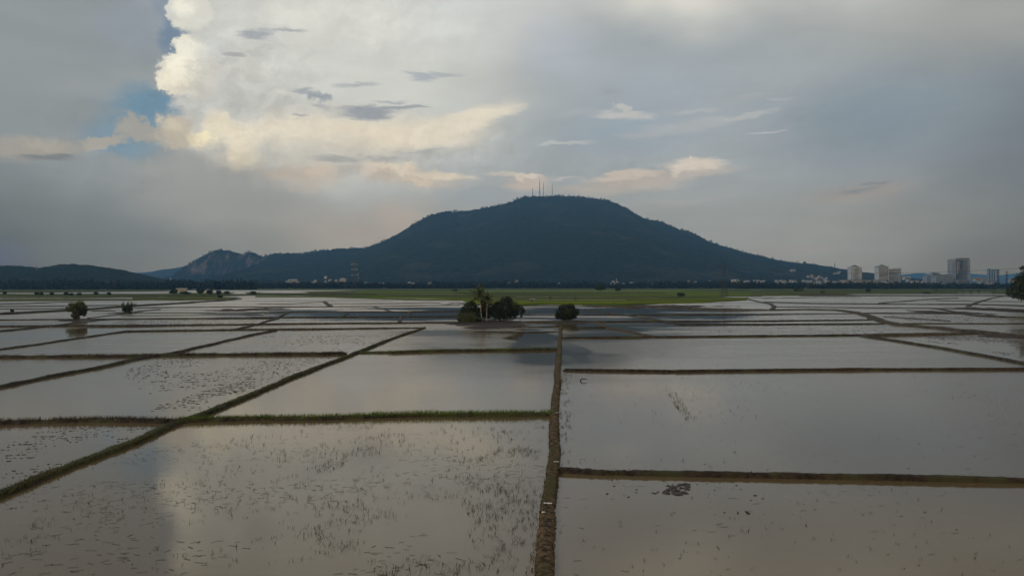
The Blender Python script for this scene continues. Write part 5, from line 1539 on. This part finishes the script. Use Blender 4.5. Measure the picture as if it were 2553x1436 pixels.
houses([(2438, 696, 22), (2452, 698, 14)], "wide beige hall right of the tall glass tower", "beige halls beside the glass tower", 2550, (3,), 21)
houses([(2521, 697, 12)], "white block half hidden by the right edge tree", None, 1900, (2,), 22)
houses([(1115, 641, 7)], "tiny pale hut halfway up the left side of the mountain", None, 4550, (2,), 24)
houses([(1540, 595, 4)], "tiny pale roof high on the mountain face below the summit", None, 4700, (2,), 25)

# white shrine-like building on the hillside
x, y, z = AT(1228, 688, 3300)
t = thing("hillside_hall", "white hall with an overhanging flat roof on the lower mountain slope", "building", (x, y, z))
MB().box(-6, 6, -4, 4, -4, 6).build("wall", M["white_wall"], t)
MB().box(-9, 9, -6, 6, 6.02, 7.4).build("roof", M["white_wall"], t)
for i in (-1, 1):
    MB().box(-0.5 + i * 7.5, 0.5 + i * 7.5, -5.4, -4.4, -4, 6.0).build("pillar", M["white_wall"], t)

# mosque with minaret
x, y, z = AT(1533, 708, 2350)
t = thing("mosque", "pale mosque with a thin white minaret at the foot of the mountain", "mosque", (x, y, z))
MB().box(-14, 12, -6, 6, -4, 5).build("wall", M["mauve_wall"], t)
MB().tube([(4.5, 0, -4), (4.5, 0, 12.5), (4.5, 0, 13), (4.5, 0, 14), (4.5, 0, 17)], [1.1, 1.0, 1.5, 0.9, 0.1], 10).build("minaret", M["white_wall"], t, False)
MB().tube([(-5, 0, 5), (-5, 0, 6.5), (-5, 0, 8.4), (-5, 0, 9.6), (-5, 0, 10.2)], [4.2, 4.2, 3.2, 1.6, 0.1], 14).build("dome", M["tin_roof"], t, True)
MB().tube([(9, -1, 5), (9, -1, 6), (9, -1, 7.3), (9, -1, 8.3)], [2.6, 2.5, 1.6, 0.1], 12).build("dome", M["white_wall"], t, True)

# pillared white building on the left
x, y, _ = G(418, 730)
t = thing("pillared_hall", "long white open hall on pillars beside the round dark tree", "building", (x, y + 40, 0))
kk = (y + 40) / F_PX
MB().box(-10 * kk, 14 * kk, -3, 3, 4.3, 5.6).build("roof", M["tin_roof"], t)
MB().box(-9 * kk, 13 * kk, 0.5, 2.8, -.3, 4.3).build("wall", M["white_wall"], t)
for i in range(6):
    MB().box((-9 + i * 4.2) * kk, (-8.2 + i * 4.2) * kk, -2.6, -2.0, -.3, 4.28).build("pillar", M["white_wall"], t)

# field hut
x, y, _ = G(1327, 753)
t = thing("field_hut", "small grey roofed hut standing in the front of the green rice", "hut", (x, y, 0))
b, r_ = house_mesh(3.0, 2.4, 1.5, 0.7, 0.4, False)
b.build("wall", M["rust_roof"], t); r_.build("roof", M["hut_roof"], t)
MB().box(-0.4, 0.4, -1.24, -1.2, 0, 1.3).build("door", M["dark_roof"], t)


def px_box(px0, px1, top, bottom, Y):
    """frontage of a far building from its pixel outline: local width, base height and height"""
    a, b = AT(px0, top, Y), AT(px1, bottom, Y)
    return (a[0] + b[0]) / 2, b[0] - a[0], b[2], a[2] - b[2]


def windows(t, x0, x1, z0, z1, nx, nz, y, fill=(0.55, 0.6), mat="glass"):
    """every window a part of its own"""
    dx, dz = (x1 - x0) / nx, (z1 - z0) / nz
    w, h = dx * fill[0], dz * fill[1]
    first = None
    for i in range(nx):
        for j in range(nz):
            if first is None:
                first = MB().box(-w / 2, w / 2, -0.06, 0.02, -h / 2, h / 2).build("window", M[mat], t)
                o = first
            else:
                o = first.copy(); COL.objects.link(o); o.parent = t
            o.location = (x0 + dx * (i + .5), y, z0 + dz * (j + .5))


def pyramid(w, d, z, h, over=0.0, top=0.06):
    x, y = w / 2 + over, d / 2 + over
    return MB().add([(-x, -y, z), (x, -y, z), (x, y, z), (-x, y, z), (-x * top, -y * top, z + h), (x * top, -y * top, z + h), (x * top, y * top, z + h), (-x * top, y * top, z + h)],
                    [(3, 2, 1, 0), (0, 1, 5, 4), (1, 2, 6, 5), (2, 3, 7, 6), (3, 0, 4, 7), (4, 5, 6, 7)])


Yt = 2600.0
# cream hotel tower with dark pyramid roof
cx, w, zb, h = px_box(2121.5, 2149, 667, 712, Yt)
t = thing("hotel_tower", "slim cream tower with a small dark pyramid roof", "tower block", (cx, Yt, zb))
MB().box(-w / 2, w / 2, 0, 26, -1, h).build("wall", M["cream_wall"], t)
MB().box(-w / 2 - 1.2, w / 2 + 1.2, -1.2, 27.2, h + .02, h + 1.7).build("cornice", M["white_wall"], t)
MB().box(-w / 2 + 4, w / 2 - 4, 2, 24, h + 1.72, h + 3.0).build("parapet", M["cream_wall"], t)
pyramid(w * 0.62, 16, h + 3.02, 5.6).build("roof", M["dark_roof"], t).location = (0, 13, 0)
windows(t, -w / 2 + 8, w / 2 - 8, 16, h - 3, 5, 13, -0.05, (0.62, 0.7))
for sx in (-1, 1):
    MB().box(sx * (w / 2 - 3.2) - .8, sx * (w / 2 - 3.2) + .8, -0.08, 0.02, 16, h - 3).build("window", M["glass"], t)
# second hotel tower with the sign
cx, w, zb, h = px_box(2190, 2216, 665.5, 712, Yt)
t = thing("hotel_tower", "cream gridded tower with a wide grey pyramid roof and slanting dark sign", "tower block", (cx, Yt, zb))
MB().box(-w / 2, w / 2, 0, 28, -1, h).build("wall", M["cream_wall"], t)
MB().box(-w / 2 - 0.8, w / 2 + 0.8, -0.8, 28.8, h + .02, h + 1.3).build("cornice", M["dark_roof"], t)
pyramid(w * 0.92, 24, h + 1.32, 7.2).build("roof", M["green_roof"], t).location = (0, 14, 0)
windows(t, -w / 2 + 2, w / 2 - 2, 19, h - 2, 8, 12, -0.05, (0.60, 0.68))
MB().box(-w / 2 + 1, w / 2 - .5, -0.1, 0.02, 15.5, 18.5).build("window_band", M["dark_roof"], t)
fc = bpy.data.curves.new("sign_text", "FONT")
fc.body = "Summit"
fc.size, fc.shear, fc.extrude, fc.offset, fc.align_x = 9.2, 0.35, 0.12, 0.12, "CENTER"
fo = bpy.data.objects.new("sign_tmp", fc); COL.objects.link(fo)
me = bpy.data.meshes.new_from_object(fo)
bpy.data.objects.remove(fo)
so = bpy.data.objects.new("sign_lettering", me); COL.objects.link(so)
me.materials.clear(); me.materials.append(M["dark_roof"])
so.parent = t
so.location, so.rotation_euler = (0, -0.5, h * 0.53), (R(90), R(-9), 0)
# banded slab block
cx, w, zb, h = px_box(2216.6, 2248, 669, 712, Yt)
t = thing("office_block", "grey slab block with level window bands joined to the sign tower", "tower block", (cx, Yt + 4, zb))
MB().box(-w / 2, w / 2 - 10.8, 0, 24, -1, h - 2).build("wall", M["grey_wall"], t)
MB().box(w / 2 - 10.7, w / 2, -0.6, 25, -1, h).build("stair_core", M["mauve_wall"], t)
MB().box(w / 2 - 20, w / 2 - 10.8, 4, 20, h - 1.98, h + 0.4).build("plant_room", M["mauve_wall"], t)
n = 11
for j in range(n):
    MB().box(-w / 2 + .3, w / 2 - 11.2, -0.25, -0.02, 8 + j * (h - 11) / n, 8 + (j + 0.45) * (h - 11) / n).build("window_band", M["dark_roof"] if j % 2 else M["glass"], t)
# podium in front of the hotels
cx, w, zb, h = px_box(2102, 2191, 698.2, 712, Yt - 40)
t = thing("podium_block", "low brownish podium with a dark flat roof below the two hotel towers", "building", (cx, Yt - 40, zb))
MB().box(-w / 2, w / 2, 0, 30, -1, h).build("wall", M["beige_wall"], t)
MB().box(-w / 2 - 1, w / 2 + 1, -1, 31, h + .02, h + 1.1).build("roof", M["dark_roof"], t)
MB().box(-w / 2 + 1, w / 2 - 1, -0.3, -.02, h - 3.2, h - 1.6).build("window_band", M["mauve_wall"], t)
# tall glass tower
cx, w, zb, h = px_box(2375, 2419, 645, 712, Yt)
t = thing("glass_tower", "tallest tower of the town with blue glass between pale side walls", "tower block", (cx, Yt, zb))
MB().box(-w / 2, w / 2, 0, 30, -1, h - 2).build("wall", M["mauve_wall"], t)
z0 = 19.0
px2x = lambda px: (px - 2397) / F_PX * Yt
MB().box(px2x(2383.2), px2x(2400), -0.5, -0.02, z0, h - 4).build("glass_panel", M["glass_blue"], t)
MB().box(px2x(2400.02), px2x(2412), -0.45, -0.02, z0, h - 5).build("glass_panel", M["glass_teal"], t)
MB().box(px2x(2385.8), px2x(2387.6), -0.9, -0.52, h * 0.44, h - 11).build("fin", M["white_wall"], t)
MB().box(px2x(2390), px2x(2391.2), -0.9, -0.52, h * 0.55, h - 8).build("fin", M["white_wall"], t)
nb = 16
for j in range(nb):
    zz = z0 + (j + 0.5) * (h - 7 - z0) / nb
    lo = 2391 if j < 9 else 2400
    MB().box(px2x(lo), px2x(2413), -0.8, -0.52, zz, zz + 0.6).build("floor_band", M["mauve_wall"], t)
for i in range(6):
    xx = px2x(2400.5 + i * 2.1)
    MB().box(xx - .3, xx + .3, -0.86, -0.82, z0, h - 6).build("mullion", M["mauve_wall"], t)
MB().box(px2x(2393), px2x(2417), 1, 28, h - 1.98, h + 1.5).build("parapet", M["dark_roof"], t)
MB().box(px2x(2395), px2x(2416), 3, 26, h + 1.52, h + 2.6).build("roof", M["tin_roof"], t)
MB().box(px2x(2382), px2x(2420), -6, -1, -1, z0 - 1).build("podium", M["mauve_wall"], t)
for j in range(4):
    MB().box(px2x(2388), px2x(2416), -6.3, -6.02, 6 + j * 3.1, 7.6 + j * 3.1).build("window_band", M["dark_roof"], t)
# car-park podium on its left
cx, w, zb, h = px_box(2334, 2375, 686.5, 712, Yt - 10)
t = thing("parking_block", "low multi level block with dark deck openings left of the glass tower", "building", (cx, Yt - 10, zb))
MB().box(-w / 2, w / 2, 0, 34, -1, h - 3).build("wall", M["mauve_wall"], t)
MB().box(-w / 2 + 7, w / 2, 1, 33, h + 0.5, h + 1.8).build("roof", M["dark_roof"], t)
MB().box(-w / 2 + 9, w / 2 - 1, 4, 30, h - 2.98, h + 0.48).build("plant_room", M["tin_roof"], t)
windows(t, -w / 2 + 1, w / 2 - 1, 6, h - 4, 9, 5, -0.05, (0.6, 0.5), "dark_roof")


def slab(label, px0, px1, top, Y, wall, depth=14, strips=3, name="apartment_block", group=None):
    cx, w, zb, h = px_box(px0, px1, top, 712, Y)
    t = thing(name, label, "tower block", (cx, Y, zb), group)
    MB().box(-w / 2, w / 2, 0, depth, -1, h).build("wall", M[wall], t)
    MB().box(-w / 4, w / 4, 3, depth - 3, h + .02, h + 2.4).build("plant_room", M[wall], t)
    for i in range(strips):
        a = -w / 2 + (i + .25) * w / strips
        MB().box(a, a + w / strips * .45, -0.2, -.02, 4, h - 1).build("window_band", M["glass"], t)


slab("hazy grey tower block left behind the parking block", 2324.5, 2334, 679.5, 3200, "grey_wall")
slab("shorter hazy block joined right of the hazy grey tower", 2334.2, 2343, 681, 3260, "mauve_wall")
slab("small hazy block at the left end of the tower group", 2311, 2321, 686.5, 3200, "grey_wall")
slab("smallest hazy block left of the tower group", 2305, 2310.6, 690, 3250, "grey_wall", strips=2)
slab("leftmost of the hazy apartment slabs beyond the glass tower", 2465, 2469.8, 670.5, 3600, "mauve_wall", strips=1)
slab("second hazy apartment slab beyond the glass tower", 2471.5, 2476, 671.5, 3640, "grey_wall", strips=1)
slab("third hazy apartment slab beyond the glass tower", 2477.6, 2481.6, 672, 3680, "mauve_wall", strips=1)
slab("rightmost of the hazy apartment slabs beyond the glass tower", 2485, 2491, 672, 3720, "grey_wall", strips=1)

# ------------------------------------------------------------------ pylons, masts, cables
def lattice(mb, z0, z1, w0, w1, n, r_, brace=0.6):
    """square lattice shaft: four legs and crossed braces"""
    c = [(-1, -1), (1, -1), (1, 1), (-1, 1)]
    zs = np.linspace(z0, z1, n + 1)
    ws = w0 + (w1 - w0) * (zs - z0) / (z1 - z0)
    for a in c:
        mb.tube([(a[0] * ws[0] / 2, a[1] * ws[0] / 2, zs[0]), (a[0] * ws[-1] / 2, a[1] * ws[-1] / 2, zs[-1])], r_, 4)
    for i in range(n):
        for j in range(4):
            a, b = c[j], c[(j + 1) % 4]
            p = lambda q, k_: (q[0] * ws[k_] / 2, q[1] * ws[k_] / 2, zs[k_])
            mb.tube([p(a, i), p(b, i + 1)], r_ * brace, 3)
            mb.tube([p(b, i), p(a, i + 1)], r_ * brace, 3)
            mb.tube([p(a, i + 1), p(b, i + 1)], r_ * brace, 3)


def pylon(label, loc, H, arms, base_w, arm_len, mat, r_=0.16, white=False, rz=0.0):
    t = thing("power_pylon", label, "pylon", loc, None, rz)
    mb = MB()
    waist = arms[-1] * 0.9
    lattice(mb, -0.5, waist, base_w, base_w * 0.28, 6, r_)
    lattice(mb, waist, H, base_w * 0.28, 0.5, 7, r_ * 0.8)
    mb.build("tower_frame", M[mat], t)
    for za in arms:
        a = MB()
        for sx in (-1, 1):
            e = (sx * arm_len, 0, za)
            for y in (-0.5, 0.5):
                a.tube([(sx * 0.4, y, za), e], r_ * 1.5, 4)
                a.tube([(sx * 0.4, y, za + 1.7), e], r_ * 1.2, 4)
            for f in (0.35, 0.65):
                a.tube([(sx * arm_len * f, 0, za), (sx * arm_len * f, 0, za + 1.7 * (1 - f))], r_ * .7, 3)
        a.build("cross_arm", M[mat], t)
        for sx in (-1, 1):
            MB().tube([(sx * arm_len, 0, za - .1), (sx * arm_len, 0, za - 1.6)], 0.15 if white else 0.10, 6).build("insulator", M["insulator" if white else "dark_steel"], t)
            if white:
                MB().tube([(sx * 0.7, -.6, za - .2), (sx * arm_len * 0.9, -.6, za - .5)], 0.15, 5).build("insulator", M["insulator"], t)
    return t


k = mpp(741)
x, y, _ = G(1806, 741)
P1 = (x, y)
pylon("nearer lattice pylon with three dark cross arms at the right end of the green rice", (x, y, 0), 29.5, (26.2, 19.0, 12.2), 6.5, 7.4, "dark_steel", 0.10)
x, y, _ = G(884, 728.5)
pylon("lattice pylon with white insulators on three arms before the left mountain slope", (x, y, 0), 41.5, (37.8, 30.5, 23.5), 7.5, 3.8, "pylon_steel", 0.065, True)
x, y, z = AT(2510, 706, 2000)
pylon("hazy pylon between the apartment slabs and the right edge tree", (x, y, 0), 43, (39, 31, 23), 8, 6, "dark_steel", 0.3)
x, y, z = AT(2488.5, 706, 2150)
pylon("hazy pylon rising beside the rightmost apartment slab", (x, y, 0), 50, (46, 39, 31), 8, 5.5, "dark_steel", 0.3)
x, y, z = AT(893.5, 706, 2000)
t = thing("telegraph_pole", "thin grey pole right behind the white armed pylon", "pole", (x, y, 0))
MB().tube([(0, 0, -1), (0, 0, 38)], [0.45, 0.3], 6).build("shaft", M["steel"], t)
MB().box(-2, 2, -.3, .3, 35, 35.8).build("crossbar", M["steel"], t)


def mast(label, px, base, top, Y, w0, w1, r_, rings=(), name="radio_mast", group=None, mat="dark_steel"):
    x, y, z = AT(px, base, Y)
    zt = AT(px, top, Y)[2] - z
    t = thing(name, label, "radio mast", (x, y, z), group)
    mb = MB()
    lattice(mb, -14, zt * 0.82, w0, w1, 9, r_, 0.5)
    mb.build("lattice_shaft", M[mat], t)
    MB().tube([(0, 0, zt * .82), (0, 0, zt)], [r_ * 1.7, r_ * 0.9], 6).build("antenna_spike", M[mat], t)
    for f, wd in rings:
        MB().box(-wd, wd, -1.2, 1.2, zt * f, zt * f + 1.3).build("platform", M[mat], t)


mast("shortest of the four summit masts, standing left of the tall one", 1328, 489, 468, 5000, 5.0, 2.2, 0.55, ((0.85, 2.2),))
mast("tallest summit mast with several platforms near its foot", 1345.4, 489, 445, 5000, 6.5, 2.2, 0.60, ((0.16, 5.5), (0.27, 7.0), (0.44, 6.0), (0.6, 3.5), (0.68, 3.0)))
mast("slender summit mast just right of the tallest one", 1354.7, 489, 452, 5000, 5.0, 1.8, 0.50, ((0.14, 3.6), (0.55, 2.4)))
mast("separate summit mast right of the other three", 1376.8, 487, 457, 5000, 4.6, 1.8, 0.50, ((0.03, 5.0), (0.5, 2.2)))
mast("pale mast on the low wooded hill at the left edge", 91, 686, 657, 2200, 3.0, 1.2, 0.30, ((0.1, 2.2),), mat="steel")
mast("thin mast at the wooded end of the ridge left of the cream tower", 2081, 676, 654, 3700, 3.2, 1.4, 0.35)


def cable(label, a, b, sag, r_=0.06):
    P = []
    for q in np.linspace(0, 1, 40):
        P.append((a[0] + (b[0] - a[0]) * q, a[1] + (b[1] - a[1]) * q, a[2] + (b[2] - a[2]) * q - 4 * sag * q * (1 - q)))
    tag(MB().tube(P, r_, 5).build("power_cable", M["cable"], None, True), label, "power cable")


for za, zb, sag, nm in ((24.6, 26.0, 6.4, "upper"), (17.4, 19.0, 6.2, "middle"), (10.6, 12.2, 5.0, "lowest")):
    cable(f"{nm} power cable sagging from the nearer pylon towards the right edge", (P1[0] + 7.4, P1[1], za), (P1[0] + 7.4 + 152, P1[1] - 273, zb), sag, 0.075 if nm == "upper" else 0.05)
cable("power cable running left from the nearer pylon's top arm", (P1[0] - 7.4, P1[1], 24.6), (P1[0] - 7.4 - 230, P1[1] + 640, 30), 9, 0.05)

# ------------------------------------------------------------------ the air
hz, nt, b = new_mat("hazy_air")
nt.nodes.remove(b)
pv = nd(nt, "ShaderNodeVolumePrincipled")
pv.inputs["Color"].default_value = (*HAZE_COL, 1)
pv.inputs["Density"].default_value = HAZE_D
pv.inputs["Anisotropy"].default_value = HAZE_G
nt.links.new(pv.outputs[0], nt.nodes["Material Output"].inputs["Volume"])
hz.cycles.homogeneous_volume = True
ho = MB().box(-10900, 10900, -700, 16600, -3.0, HAZE_TOP).build("haze", hz)
tag(ho, "bluish evening haze over the plain", "haze", kind="stuff")

# ------------------------------------------------------------------ render settings
scene.render.engine = "CYCLES"
cy = scene.cycles
cy.max_bounces, cy.diffuse_bounces, cy.glossy_bounces, cy.transmission_bounces, cy.volume_bounces = 5, 2, 3, 2, 0
cy.transparent_max_bounces = 8
cy.sample_clamp_indirect = 4
cy.use_denoising = True
cy.denoiser = "OPENIMAGEDENOISE"
vs = scene.view_settings
vs.view_transform, vs.look, vs.exposure, vs.gamma = "Standard", "None", 0.0, 1.0
scene.display_settings.display_device = "sRGB"
